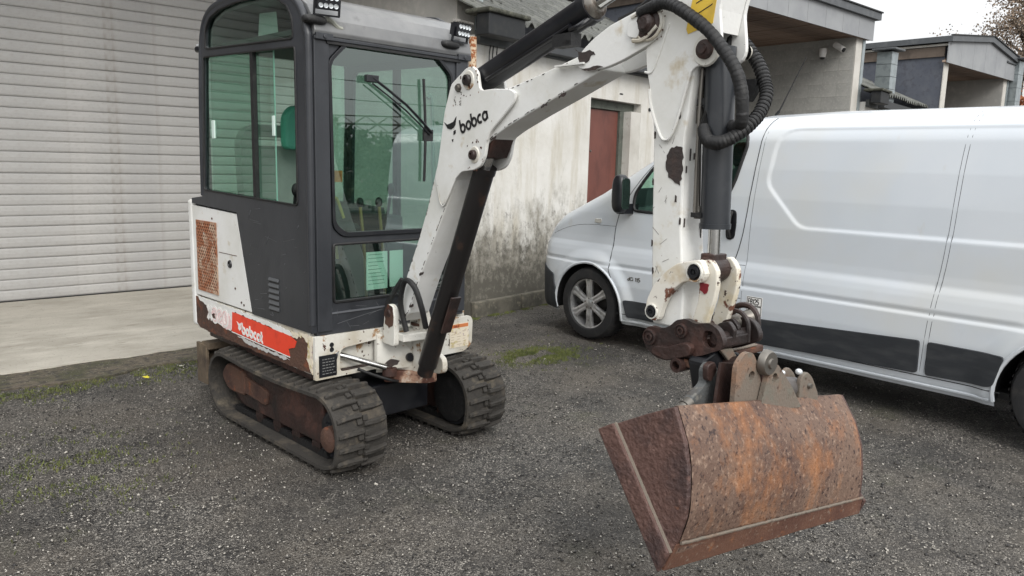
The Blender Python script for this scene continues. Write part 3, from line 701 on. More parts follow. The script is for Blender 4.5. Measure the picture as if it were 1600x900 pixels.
for sx in (-5.2, 5.2):
    tm = MB(); truss(tm, (sx, 0, 0), (sx, 0, 5.5), .45, 6, .08); tm.obj('tower', STEEL, g_)
wl = thing('overhead_wire', 'two thin overhead wires strung across the yard', 'wire', (0, 0, 0))
for z in (9.2, 11.5): MB().tube([(GX-26, GY-20, z+3), (GX, GY+2, z), (GX+26, GY+26, z-1)], .05, 5).obj('wire', BLACKR, wl)

# ------------------------------------------------------------------ VAN
VX0, VW = 4.85, 1.90; VXC = VX0+VW/2
def interp(x, K):
    if x <= K[0][0]: return K[0][1]
    for (a, b), (c, d) in zip(K[:-1], K[1:]):
        if x <= c:
            t = (x-a)/(c-a); return b+(d-b)*t
    return K[-1][1]
SIDEK = [(.2, .05), (.25, .022), (.30, .012), (.42, .006), (.52, .0), (.655, .003), (.664, .014), (.672, .016), (.70, .010), (.76, .020), (.80, .030), (.84, .046), (.9, .05), (1.1, .052), (1.3, .066), (1.5, .092), (1.7, .130), (1.78, .152), (1.95, .25)]
ZT = [(-.4, 1.80), (-.2, 1.90), (0, 1.92), (1, 1.935), (2.6, 1.935), (3.1, 1.92), (3.4, 1.85), (3.6, 1.77), (3.8, 1.665), (4.0, 1.55), (4.2, 1.43), (4.4, 1.315), (4.6, 1.22), (4.8, 1.13), (4.93, 1.04), (5.03, .93), (5.10, .83), (5.14, .75), (5.16, .68)]
def seg_d(p, a, b):
    ax, ay = a; bx, by = b; px, py = p; dx, dy = bx-ax, by-ay; L = dx*dx+dy*dy; t = max(0, min(1, ((px-ax)*dx+(py-ay)*dy)/L))
    return math.hypot(px-ax-t*dx, py-ay-t*dy)
def inpoly(p, poly):
    x, y = p; r = False; n = len(poly)
    for i in range(n):
        a, b = poly[i], poly[i-1]
        if (a[1] > y) != (b[1] > y) and x < (b[0]-a[0])*(y-a[1])/(b[1]-a[1])+a[0]: r = not r
    return r
PANEL = round_poly([(-.2, 1.775), (2.80, 1.775), (2.835, 1.40), (2.56, 1.115), (-.2, 1.125)], [0, .14, .06, .06, 0], 5)
WF = (4.40, .285); WR = (.90, .285)
def sdpoly(p, poly):
    d = min(seg_d(p, poly[i-1], poly[i]) for i in range(len(poly))); return d if inpoly(p, poly) else -d
def ss(t): t = max(0, min(1, t)); return t*t*(3-2*t)
def vins(u, z):
    """inward offset of the van's side at length u and height z"""
    x = interp(z, SIDEK)
    if 1.0 < z < 1.9 and u < 3: x += .010*ss((sdpoly((u, z), PANEL)+.011)/.022)
    for c in (WF, WR):
        d = math.hypot(u-c[0], z-c[1])
        if d < .52: x -= .028*ss((.52-d)/.10)
    if u > 4.15: x += .04*((u-4.15)/1.01)**2+.36*((u-4.15)/1.01)**12
    if u < -.2: x += .05*((-.2-u)/.2)**2
    zt = interp(u, ZT); h = .20 if u < 3.6 else .20-.08*min(1, (u-3.6)/1.0)
    k = (z-(zt-.05-h))/h
    if k > 0: k = min(k, 1); x += (.17 if u < 3.5 else .13)*(1-math.sqrt(max(0, 1-k*k)))
    return x
def vsurf(u, z, off=0): return Vector((VX0+vins(u, z)-off, u, z))
van = thing('panel_van', 'white panel van with alloy wheels parked nose to the stained wall', 'van', (VXC, 2.4, 0)); VO = Vector((VXC, 2.4, 0))
def vobj(mb, name, m, parent=van, **k):
    mb.v = [v-VO for v in mb.v]; return mb.obj(name, m, parent, **k)
DOORWIN = round_poly([(3.995, 1.14), (3.985, 1.28), (3.81, 1.535), (3.62, 1.665), (3.40, 1.735), (3.05, 1.745), (3.035, 1.66), (3.085, 1.42), (3.14, 1.28), (3.3, 1.20), (3.75, 1.135)], [.05, .04, .08, .08, .08, .05, .02, .04, .06, .05, .1], 4)
def build_body():
    us = sorted(set([round(x, 4) for x in np.arange(-.08, 5.16, .0115)]+[5.16]))
    NS = 175; NR = 20; rows = []
    for u in us:
        zt = interp(u, ZT); zs = zt-.05; row = []
        zz = [.2+(zs-.2)*j/NS for j in range(NS+1)]
        left = [(VX0+vins(u, z), z) for z in zz]; xe = left[-1][0]
        roof = []
        for j in range(1, NR):
            t = j/NR; x = xe+(2*VXC-2*xe)*t; s = abs(2*t-1); roof.append((x, zs+(zt-zs)*(1-s**2.2)))
        row = left+roof+[(2*VXC-x, z) for x, z in reversed(left)]; rows.append(row)
    m = len(rows[0]); V = []; 
    for u, row in zip(us, rows): V += [(x-VO.x, u-VO.y, z) for x, z in row]
    F = []; WS = []
    for i in range(len(us)-1):
        uc = (us[i]+us[i+1])/2
        for j in range(m-1):
            k = j if j < NS else (m-2-j if j >= m-1-NS else None)
            z = (V[i*m+j][2]+V[(i+1)*m+j+1][2])/2; f = (i*m+j, (i+1)*m+j, (i+1)*m+j+1, i*m+j+1)
            if k is not None and k < NS:
                if math.hypot(uc-WF[0], z-WF[1]) < .385 or math.hypot(uc-WR[0], z-WR[1]) < .385: continue
                if inpoly((uc, z), DOORWIN): continue
            elif k is None and 3.5 < uc < 4.42: WS.append(f); continue
            F.append(f)
    F.append(tuple((len(us)-1)*m+j for j in range(m))); F.append(tuple(reversed(range(m))))
    def mk(name, F, mt):
        me = bpy.data.meshes.new(name); me.from_pydata(V, [], F); bm = bmesh.new(); bm.from_mesh(me)
        bmesh.ops.delete(bm, geom=[v for v in bm.verts if not v.link_faces], context='VERTS'); bmesh.ops.recalc_face_normals(bm, faces=bm.faces); bm.to_mesh(me); bm.free()
        me.polygons.foreach_set('use_smooth', [True]*len(me.polygons)); me.materials.append(mt); return link(name, me, van)
    mk('body', F, VANW); mk('windscreen', WS, VGLASS)
build_body()
def vpatch(poly, off, thick=.004, fine=.05):
    """plate following the van's side inside a closed outline of (u, z)"""
    pts = []
    for i in range(len(poly)):
        a, b = Vector(poly[i-1]), Vector(poly[i]); n = max(1, int((b-a).length/fine))
        for k in range(n): pts.append(tuple(a.lerp(b, k/n)))
    nb = len(pts); xs = [p[0] for p in pts]; zs = [p[1] for p in pts]
    for x in np.arange(min(xs), max(xs), fine):
        for z in np.arange(min(zs), max(zs), fine*.6):
            if sdpoly((x, z), poly) > fine*.3: pts.append((float(x), float(z)))
    r = delaunay_2d_cdt([Vector(p) for p in pts], [], [list(range(nb))], 1, 1e-5)
    P = [tuple(v) for v in r[0]]; mb = MB(); n = len(P)
    vs = [vsurf(u, z, off) for u, z in P]+[vsurf(u, z, off-thick) for u, z in P]
    fs = [tuple(f) for f in r[2]]; cnt = {}
    for f in fs:
        for i in range(len(f)):
            e = tuple(sorted((f[i], f[(i+1) % len(f)]))); cnt[e] = cnt.get(e, 0)+1
    mb.add(vs, fs, True); mb.add(vs, [(a, b, b+n, a+n) for (a, b), c in cnt.items() if c == 1]); return mb
def vline(pts, r=.0028, off=.0005, close=False, sub=1, step=.03):
    q = []
    L = list(pts)+([pts[0]] if close else [])
    for a, b in zip(L[:-1], L[1:]):
        n = max(1, int(math.dist(a, b)/step)); q += [(a[0]+(b[0]-a[0])*k/n, a[1]+(b[1]-a[1])*k/n) for k in range(n)]
    if not close: q.append(L[-1])
    return MB().tube([vsurf(u, z, off) for u, z in q], r, 6, close=close, sub=sub)
def bez(pts, n=6):
    out = []; P = [Vector(p) for p in pts]
    for k in range(len(P)-1):
        p0 = P[max(k-1, 0)]; a, b = P[k], P[k+1]; p3 = P[min(k+2, len(P)-1)]
        for j in range(n):
            t = j/n; out.append(tuple(.5*((2*a)+(b-p0)*t+(2*p0-5*a+4*b-p3)*t*t+(3*a-p0-3*b+p3)*t**3)))
    out.append(tuple(P[-1])); return out
# door glass and rubber, seats behind it
vobj(vpatch(DOORWIN, -.004, .003), 'side_window', VGLASS); vobj(vline(DOORWIN, .013, 0, True), 'window_seal', BLACKR)
im = MB(); im.box((VX0+.28, 2.86, .5), (VX0+VW-.28, 2.9, 1.72)); im.box((VX0+.18, 2.9, .9), (VX0+VW-.18, 4.3, .95)); vobj(im, 'cab_lining', INTER)
for dx in (.45, 1.4):
    s_ = MB(); s_.blob((VX0+dx, 3.2, 1.17), (.24, .09, .36), e=.5); s_.blob((VX0+dx, 3.24, 1.60), (.13, .06, .10), e=.5); vobj(s_, 'seat', INTER)
sw = MB(); sw.tube([Vector((VX0+.45+.19*math.cos(a), 3.86+.06*math.sin(a), 1.14+.17*math.sin(a))) for a in np.linspace(0, 2*PI, 18, endpoint=False)], .014, 6, close=True, sub=1); vobj(sw, 'steering_wheel', BLACKR)
vobj(MB().blob((VXC, 4.15, 1.02), (.8, .22, .14), e=.6), 'dashboard', INTER)
# seams
seams = [bez([(2.915, 1.86), (2.925, 1.78), (2.95, 1.37), (2.975, 1.06), (3.03, .83), (3.075, .76), (3.08, .3)]),
    bez([(4.13, 1.12), (4.17, .95), (4.17, .68), (4.12, .56)]), bez([(3.7, 1.72), (4.06, 1.24), (4.13, 1.12)], 3),
    bez([(2.90, 1.8), (2.925, 1.0), (2.92, .3)]), bez([(1.585, 1.87), (1.60, 1.60), (1.61, 1.11), (1.64, .75), (1.665, .29)]), bez([(1.61, 1.87), (1.625, 1.60), (1.635, 1.11), (1.665, .75), (1.69, .29)]),
    [(3.07, .815), (2.93, .815)], [(3.07, .58), (2.93, .58)], [(4.06, .29), (1.25, .29)], bez([(5.13, .70), (4.95, .86), (4.6, .98), (4.16, 1.0)])]
for s_, r_ in zip(seams, (.0032, .0032, .003, .0014, .0014, .0014, .002, .002, .003, .0016)): vobj(vline(s_, r_, -.0004), 'panel_gap', SEAM)
# black trim
trims = [[(2.885, .452), (1.700, .508), (1.700, .305), (2.83, .275)], [(1.655, .508), (1.245, .503), (1.255, .455), (1.285, .325), (1.32, .312), (1.655, .303)], [(3.99, .410), (3.10, .420), (3.10, .275), (3.95, .270)], [(3.05, .43), (2.915, .45), (2.90, .275), (3.05, .275)]]
for t in trims: vobj(vpatch(round_poly(t, .02, 3), .016, .018, .06), 'side_trim', VANTRIM, bevel=.004)
vobj(vpatch(round_poly([(5.155, .205), (5.155, .62), (5.0, .585), (4.84, .52), (4.785, .40), (4.775, .215)], .02, 3), .014, .02, .04), 'front_bumper', VANTRIM, bevel=.005)
fm = MB(); fm.box((VX0+.44, 5.10, .22), (VX0+VW-.44, 5.19, .60)); vobj(fm, 'front_bumper', VANTRIM, bevel=.03)
vobj(vline([(4.02, .235), (1.3, .235)], .011, .0, step=.1), 'sill_strip', VANW)
# wheel arches, liners
for c in (WF, WR):
    for side in (0, 1):
        A = [(c[0]+.388*math.cos(a), c[1]+.388*math.sin(a)) for a in np.linspace(R(-8), R(188), 30)]
        mb = MB().tube([vsurf(u, z, .002) for u, z in A], .012, 6, sub=1)
        lm = MB(); n = len(A); vs = [vsurf(u, z, -.004) for u, z in A]+[Vector((VX0+.36, u, z)) for u, z in A]
        lm.add(vs, [(i, i+1, n+i+1, n+i) for i in range(n-1)], True); lm.add(vs, [tuple(range(n, 2*n))])
        if side:
            for q in (mb, lm): q.v = [Vector((2*VXC-v.x, v.y, v.z)) for v in q.v]
        vobj(mb, 'arch_lip', VANW); vobj(lm, 'arch_liner', BLACKR)
# floor under the body
vobj(MB().box((VX0+.10, -.05, .23), (VX0+VW-.10, 4.9, .27)), 'underbody', BLACKR)
def wheel(x, c, sgn):
    r_, wd = .315, .2; ctr = Vector((x, c[0], r_+.0)); ax = Vector((sgn, 0, 0))
    ty = MB().lathe(ctr, ax, [(.215, .0), (.225, .012), (.262, .014), (.295, .006), (.306, -.012), (.314, -.04), (.315, -.1), (.314, -.16), (.30, -.19), (.225, -.2)], 40)
    w_ = vobj(ty, 'wheel', TYRE)
    g = MB()
    for k in range(48):
        a = 2*PI*k/48
        for h in (-.035, -.165):
            p = ctr+ax*h+Vector((0, math.cos(a), math.sin(a)))*.3165; g.box((-.02, -.008, -.0015), (.02, .008, .0015), lambda a_, b_, c_, p=p, a=a: p+Vector((a_, -math.sin(a)*b_+math.cos(a)*c_, math.cos(a)*b_+math.sin(a)*c_)))
    t2 = vobj(g, 'tread_blocks', TYRE, w_); t2['kind'] = 'stuff'
    rm = MB().lathe(ctr, ax, [(.226, .006), (.232, .000), (.222, -.006), (.205, -.012), (.198, -.05), (.198, -.15)], 44)
    vobj(rm, 'rim', ALLOY, w_)
    vobj(MB().lathe(ctr, ax, [(.2, -.13), (.0, -.13)], 30).lathe(ctr, ax, [(.14, -.075), (.0, -.075)], 26), 'brake_disc', mat('brake_disc', (62, 60, 58), .5, .6), w_)
    for k in range(6):
        a = 2*PI*k/6+PI/6-.04
        mb = MB(); e = Vector((0, math.cos(a), math.sin(a))); f = ax.cross(e)
        for side in (-1, 1):
            P = []
            for (rr, ww, hh) in ((.035, .032, -.014), (.10, .029, -.006), (.16, .033, -.010), (.212, .045, -.008)):
                for (tt, dh) in ((.12, -.004), (.5, .0), (1.0, -.004), (1.0, -.03), (.1, -.03)):
                    P.append(ctr+e*rr+f*side*ww*tt+ax*(hh+dh))
            mb.add(P, [(i*5+j, i*5+(j+1) % 5, (i+1)*5+(j+1) % 5, (i+1)*5+j) for i in range(3) for j in range(5)])
        mb.box((.03, -.006, -.02), (.2, .006, -.012), lambda a_, b_, c_: ctr+e*a_+f*b_+ax*c_)
        vobj(mb, 'spoke', ALLOY, w_, bevel=.002)
    vobj(MB().lathe(ctr, ax, [(0, -.002), (.028, -.003), (.034, -.008), (.052, -.012), (.054, -.03)], 24), 'hub_cap', ALLOY, w_)
    for k in range(5):
        a = 2*PI*k/5+.3; p = ctr+Vector((0, math.cos(a), math.sin(a)))*.044; vobj(MB().cyl(p-ax*.02, p-ax*.009, .008, 8), 'wheel_bolt', STEEL, w_)
for c in (WF, WR):
    wheel(VX0+.005, c, -1); wheel(VX0+VW-.005, c, 1)
# door handle: deep black recess with grip
hp = round_poly([(3.115, .985), (3.045, .99), (3.035, 1.10), (3.045, 1.205), (3.115, 1.205), (3.125, 1.10)], .035, 4)
hd = vobj(vpatch(hp, .006, .012, .03), 'door_handle', BLACKP, bevel=.004)
vobj(MB().tube([vsurf(3.08, 1.005, .01), vsurf(3.08, 1.05, .03), vsurf(3.08, 1.14, .03), vsurf(3.08, 1.19, .01)], .014, 8), 'grip', BLACKR, hd)
vobj(MB().cyl(vsurf(3.08, 1.02, .006), vsurf(3.08, 1.02, .012), .008), 'lock', STEEL, hd)
# mirror
mm = MB(); mc = Vector((VX0-.085, 4.02, 1.275)); mm.blob(mc, (.062, .06, .155), 20, 14, .62); mm.box((-.0, -.03, -.04), (.2, .03, .04), lambda a, b, c: mc+Vector((a, b, c-.12)))
mi_ = vobj(mm, 'door_mirror', BLACKP)
gp = round_poly([(-.046, -.12), (.042, -.12), (.048, .0), (.042, .125), (-.046, .125)], .03, 4)
vobj(MB().prism(gp, -.003, .003, lambda a, b, c: mc+Vector((a, -.059+c, b))), 'mirror_glass', MIRRORG, mi_)
# side repeater, fuel flap edge, badge, sticker, roof aerial
vobj(vpatch(round_poly([(4.40, 1.015), (4.325, 1.015), (4.325, 1.05), (4.40, 1.05)], .014, 3), .008, .01, .02), 'side_repeater', mat('amber_clear_lens', (188, 186, 178), .2), bevel=.003)
hl = vobj(vpatch(round_poly([(5.08, .78), (4.92, 1.0), (4.78, 1.10), (4.84, .98), (4.98, .78)], .03, 3), .003, .004, .02), 'headlight', mat('headlight_lens', (196, 200, 204), .1), bevel=.001)
bd = MB(); letters(bd, 'dCi 115', lambda a, b, c: vsurf(3.97-a, .575+b, c), 0, 0, .03, .17, -.001, .003, sq=1.15); vobj(bd, 'badge', STEEL)
st = MB()
for z0, h in ((.542, .058), (.478, .058)):
    for (a, b, c, d) in ((0, 0, .115, .004), (0, h, .115, h+.004), (0, 0, .004, h), (.112, 0, .116, h)): st.prism([(a, b), (c, b), (c, d), (a, d)], .0, .0022, lambda a, b, c, z0=z0: vsurf(2.875-a, z0+b, c))
vobj(vpatch([(2.88, .474), (2.88, .607), (2.755, .607), (2.755, .474)], .0012, .0012, .03), 'sticker', DECALW)
letters(st, 'EB125', lambda a, b, c: vsurf(2.865-a, .553+b, c), 0, 0, .037, .2, .0, .0022, sq=.72); letters(st, '1 188', lambda a, b, c: vsurf(2.865-a, .487+b, c), 0, 0, .040, .2, .0, .0022, sq=.76)
vobj(st, 'sticker_print', INK)
vobj(MB().tube([(5.75, 3.28, 1.925), (5.75, 3.25, 1.96)], .012, 8).tube([(5.75, 3.25, 1.96), (5.75, 3.06, 2.36)], .0065, 6, sub=1, rfun=lambda t: 1-.5*t), 'aerial', BLACKR)

# ------------------------------------------------------------------ EXCAVATOR
EXC = thing('mini_excavator', 'worn white and charcoal mini excavator with rusty bucket on gravel', 'excavator', (2.22, 3.75, 0), R(3))
def P_(mb, name, m, parent=EXC, **k): return mb.obj(name, m, parent, **k)
sideL = lambda x: (lambda a, b, d: Vector((x+d, a, b)))     # outline (y, z), thickness along x
front = lambda y: (lambda a, b, d: Vector((a, y+d, b)))     # outline (x, z), thickness along y
# ---- tracks
def track(x0, x1):
    yf, yr, zc, r_ = -.485, .54, .200, .190; xc = (x0+x1)/2
    bul = lambda a: 1+.26*math.exp(-((math.degrees(a)+126)/24)**2)
    def loop(rad, n=20): return [(yf+rad*bul(a)*math.cos(a), zc+rad*(bul(a)*.5+.5)*math.sin(a)*(1 if bul(a) < 1.001 else (1/(bul(a)*.5+.5)))) for a in np.linspace(R(-95), R(-270), n)]+[(yf+(yr-yf)*t, zc+rad-.018*math.sin(PI*t)) for t in np.linspace(0, 1, 14)[1:-1]]+[(yr+rad*math.cos(a), zc+rad*math.sin(a)) for a in np.linspace(R(90), R(-90), n)]+[(yr+(yf-yr)*t, zc-rad) for t in np.linspace(0, 1, 10)[1:-1]]
    o = loop(r_); i_ = loop(r_-.024); n = len(o); e = .012
    vs = []
    for x, pr in ((x0, i_), (x0, loop(r_-.006)), (x0+e, o), (x1-e, o), (x1, loop(r_-.006)), (x1, i_)): vs += [Vector((x, a, b)) for a, b in pr]
    mb = MB(); mb.add(vs, [(k*n+i, k*n+(i+1) % n, ((k+1) % 6)*n+(i+1) % n, ((k+1) % 6)*n+i) for k in range(6) for i in range(n)], True)
    tr = P_(mb, 'track', TRACKR)
    # lugs: path by arc length
    path = o+[o[0]]; cum = [0]
    for a, b in zip(path[:-1], path[1:]): cum.append(cum[-1]+math.dist(a, b))
    def at(s):
        s %= cum[-1]
        for k in range(len(path)-1):
            if s <= cum[k+1]:
                t = (s-cum[k])/(cum[k+1]-cum[k]+1e-9); a, b = path[k], path[k+1]; p = (a[0]+(b[0]-a[0])*t, a[1]+(b[1]-a[1])*t); T = Vector((0, b[0]-a[0], b[1]-a[1])).normalized(); return Vector((0, p[0], p[1])), T
    N = 46; hw = (x1-x0)/2; base = None
    lm = MB(); h = .024
    # one lug: a bar on half the belt's width with a raised chevron foot, local x across, y along, z outwards
    A = [(-.0, -.018), (hw*.5, -.016), (hw*.93, -.008), (hw*.95, .018), (hw*.5, .012), (0.0, .010)]
    vs = [Vector((a, b, -.004)) for a, b in A]+[Vector((a*.97+.004, b*.72, h-(.010 if a > hw*.9 else 0))) for a, b in A]
    lm.add(vs, [tuple(range(6, 12)), tuple(reversed(range(6)))]+[(i, (i+1) % 6, 6+(i+1) % 6, 6+i) for i in range(6)])
    lm.box((0.004, .010, -.004), (hw*.22, .040, .012))
    for side in (1, -1):
        for k in range(N):
            s = cum[-1]*(k+(.5 if side < 0 else 0))/N; p, T = at(s); p0, T0 = at(s-.03); p1, T1 = at(s+.03); T = (p1-p0).normalized(); Nn = Vector((1, 0, 0)).cross(T)
            if Nn.dot(p-Vector((0, max(min(p.y, yr), yf), zc))) < 0: Nn = -Nn
            X = Vector((side, 0, 0)); Y = Nn.cross(X)
            M = Matrix(((X.x, Y.x, Nn.x, xc), (X.y, Y.y, Nn.y, p.y), (X.z, Y.z, Nn.z, p.z), (0, 0, 0, 1)))
            if base is None: base = lm.obj('track_lug', TRACKR, tr, .0035, 1); ob = base
            else:
                ob = inst(base, 'track_lug', tr); q = ob.modifiers.new('bevel', 'BEVEL'); q.width = .0035; q.segments = 1
            ob.matrix_local = M
    # inner guide teeth
    gb = None
    for k in range(30):
        y = yr-.02+(yf-yr+.06)*k/29
        if gb is None: gb = MB().prism([(-.022, 0), (.022, 0), (.012, .035), (-.012, .035)], -.02, .02, lambda a, b, d: Vector((d, a, b))).obj('guide_tooth', BLACKR, tr); gb.location = (xc-.05, y, zc-r_+.024)
        else: inst(gb, 'guide_tooth', tr, (xc-.05, y, zc-r_+.024))
    out = 1 if x0 > 0 else -1
    xo = x0 if out < 0 else x1
    # frame, idler, sprocket and rollers
    fr = round_poly([(-.44, .10), (-.44, .31), (-.30, .345), (.44, .345), (.56, .29), (.56, .17), (.40, .095)], .03, 3)
    a, b = xc-.075, xc+.075
    P_(MB().prism(fr, a, b, sideL(0)), 'track_frame', RUSTDARK, bevel=.006)
    P_(MB().prism(round_poly([(.36, .16), (.36, .30), (.58, .315), (.66, .23), (.58, .155)], .04, 3), xo-out*.085, xo-out*.05, sideL(0)), 'motor_cover', RUST, bevel=.01)
    mtr = MB()
    for k in range(5): mtr.box((xo-out*.085-.012, .30-.02*k, .20+.012*k), (xo-out*.085+.03, .345+.05*k, .225+.012*k))
    P_(MB().prism(round_poly([(.10, .25), (.42, .28), (.44, .18), (.12, .16)], .03, 3), xo-out*.09, xo-out*.055, sideL(0)), 'guard_plate', RUST, bevel=.008)
    idl = P_(MB().lathe((xo-out*.035, yf+.0, zc), (out, 0, 0), [(.0, -.02), (.03, -.02), (.034, -.03), (.06, -.032), (.085, -.055), (.145, -.06), (.155, -.05), (.155, -.2), (.0, -.2)], 36), 'idler_wheel', BLACKP)
    P_(MB().lathe((xo-out*.012, yf-.072, zc-.028), (out, 0, 0), [(0, .004), (.05, .002), (.062, -.008), (.064, -.06)], 28), 'idler_hub', RUST, idl)
    if out > 0:
        P_(MB().lathe((x0+.04, yf+.01, zc), (-1, 0, 0), [(0, 0), (.02, 0), (.09, .01), (.14, .0), (.15, -.02)], 32), 'idler_disc', BLACKR, idl)
    sp = MB(); pr = []
    for k in range(36): rr = .15 if k % 3 == 0 else .135; pr.append((yr+rr*math.cos(2*PI*k/36), zc+rr*math.sin(2*PI*k/36)))
    sp.prism(pr, xc-.02, xc+.02, sideL(0)); P_(sp, 'drive_sprocket', RUSTDARK)
    rb = None
    for y in (-.36, -.16, .04, .24):
        q = MB().cyl((xc-.07, y, .078), (xc+.07, y, .078), .040, 20); 
        q.v = [v-Vector((0, y, 0)) for v in q.v] if rb is None else q.v
        if rb is None: rb = q.obj('track_roller', RUSTDARK, EXC); rb.location = (0, y, 0)
        else: inst(rb, 'track_roller', EXC, (0, y, 0))
track(-.575, -.29); track(.235, .52)
# undercarriage
P_(MB().box((-.24, -.40, .15), (.18, .45, .33)), 'centre_frame', BLACKP, bevel=.01)
P_(MB().box((-.32, -.25, .18), (.26, -.12, .28)).box((-.32, .2, .18), (.26, .33, .28)), 'axle_beam', RUSTDARK, bevel=.006)
P_(MB().lathe((-.02, .05, .32), (0, 0, 1), [(.0, 0), (.30, 0), (.30, .05), (.27, .05), (.27, .12), (0, .12)], 40), 'slewing_ring', BLACKP)
P_(MB().box((-.236, -.404, .265), (-.192, -.4005, .31)), 'warning_sticker', DECALW)
sk = MB(); letters(sk, '0', front(-.406), -.224, .277, .022, .2, 0, .001); P_(sk, 'sticker_print', INK)
# blade
bl = P_(MB().prism([(.93, .12), (1.0, .10), (1.045, .34), (.99, .36), (.985, .345), (1.02, .335)], -.49, .45, sideL(0)), 'dozer_blade', WOODOLD, bevel=.004)
P_(MB().box((-.505, .91, .10), (-.485, 1.05, .35)), 'blade_end', WOODOLD, bl, bevel=.004)
P_(MB().box((-.5, .88, .325), (.46, .98, .365)), 'blade_rail', WOODOLD, bl, bevel=.004)
P_(MB().box((-.20, .45, .20), (-.14, .95, .27)).box((.08, .45, .20), (.14, .95, .27)), 'blade_arm', WOODOLD, bl, bevel=.004)
# ---- house: skirt, counterweight, engine cover
def plan(r0, r1, x0, x1, y0, y1):     # rounded rear corners
    return round_poly([(x0, y0), (x1, y0), (x1, y1), (x0, y1)], [0, 0, r1, r0], 6)
SK = .655
skirt = MB(); pl_ = round_poly([(-.525, -.36), (.475, -.36), (.475, 1.06), (-.525, 1.06)], [.0, .0, .20, .13], 6)
skirt.prism([p for p in pl_], .445, SK, lambda a, b, d: Vector((a, b, d+(.02*max(0, (b-.5)/.55) if d < .5 else 0)))); P_(skirt, 'house_frame', WHITE2, bevel=.006)
P_(MB().prism(round_poly([(-.49, -.33), (.44, -.33), (.44, .98), (-.46, .98)], .05, 3), .40, .447), 'belly_plate', RUSTDARK)
# brown bare side with torn paint over it
sx = -.5265
P_(MB().prism(ragged([(1.0, .505), (.99, .655), (.6, .64), (-.05, .625), (-.30, .632), (-.37, .60), (-.375, .452), (0, .452), (.5, .455), (.92, .462)], .004, .03, 1), -.0015, .001, sideL(sx)), 'bare_side_panel', RUST)
def flake(pts, name, m, d=.002, seed=0, amp=.007, step=.018, **k): return P_(MB().prism(ragged(pts, amp, step, seed), -d, .0005, sideL(sx-.0015)), name, m, **k)
flake([(.93, .655), (.40, .652), (-.05, .640), (-.20, .628), (-.2, .606), (.45, .634), (.50, .520), (.60, .522), (.68, .60), (.78, .612), (.90, .632)], 'paint_flake', WHITE, seed=4, amp=.005)
flake([(.42, .505), (.10, .492), (-.10, .488), (-.16, .482), (-.12, .472), (.06, .474), (.30, .478)], 'paint_flake', mat('grey_white_flake', (184, 184, 182), .5), .002, 6, .006)
flake([(-.31, .62), (-.345, .60), (-.335, .52), (-.37, .46), (-.386, .45), (-.388, .645), (-.25, .642)], 'paint_flake', CREAM, .002, 8, .004)
flake([(-.19, .618), (-.20, .604), (-.24, .606), (-.26, .62), (-.28, .615), (-.28, .632), (-.18, .634)], 'paint_flake', CREAM, .0022, 9, .003)
# red stripe
stripe = [(.475, .632), (-.17, .607), (-.235, .590), (-.215, .555), (-.15, .535), (-.165, .500), (.49, .518)]
rs = P_(MB().prism(ragged(stripe, .0015, .03, 2), -.0038, 0, sideL(sx)), 'red_stripe', RED)
ws = P_(MB().prism([(.49, .516), (-.165, .498), (-.165, .493), (.49, .511)], -.0038, 0, sideL(sx)), 'stripe_edge', DECALW)
SL = lambda a, b, d: Vector((sx-.004-d, .475-a, b))
wt = MB(); letters(wt, 'bobcat', lambda a, b, d: SL(a, b+.532-.04*a, d), .115, 0, .060, .26, 0, .0012, sq=.95)
wt.prism([(.055, .585), (.085, .575), (.115, .588), (.10, .562), (.105, .548), (.085, .535), (.07, .55), (.075, .563)], 0, .0012, SL); P_(wt, 'stripe_lettering', DECALW, rs)
pk = MB(); letters(pk, 'X320', lambda a, b, d: Vector((sx-.004-d, .80-a*1.15, b+.538+.0*a)), 0, 0, .082, .32, 0, .0012, sq=1.02); P_(pk, 'faded_lettering', DECALW)
pk = MB(); letters(pk, '320', lambda a, b, d: Vector((sx-.0052-d, .7315-a*1.15, b+.541)), 0, 0, .076, .10, 0, .0008, sq=1.08); P_(pk, 'lettering_outline', PINK)
flake([(.80, .59), (.68, .60), (.56, .62), (.50, .60), (.49, .53), (.56, .515), (.62, .535), (.70, .575)], 'faded_decal', PINK, .0028, 12, .008)
# white counterweight corner
cw = MB().prism(round_poly([(-.532, 1.0), (-.40, 1.0), (.36, 1.0), (.482, 1.0), (.482, 1.075), (-.532, 1.075)], [0, 0, 0, 0, .10, .075], 5), .47, 1.235, lambda a, b, d: Vector((a, b-.03*ss((d-.9)/.35) + (.0 if d > .5 else -.04), d)))
P_(cw, 'counterweight', WHITE, bevel=.018, segs=3)
# engine cover (white side with sloping front edge)
ec = [(.245, .662), (.392, 1.185), (1.03, 1.205), (1.03, .665)]
ecp = P_(MB().prism(ec, 0, .02, sideL(-.527)), 'engine_cover', WHITE, bevel=.004)
P_(MB().prism([(.24, .66), (.39, 1.2), (1.02, 1.22), (1.02, .66)], 0, .95, sideL(-.505)), 'engine_housing', INTER)
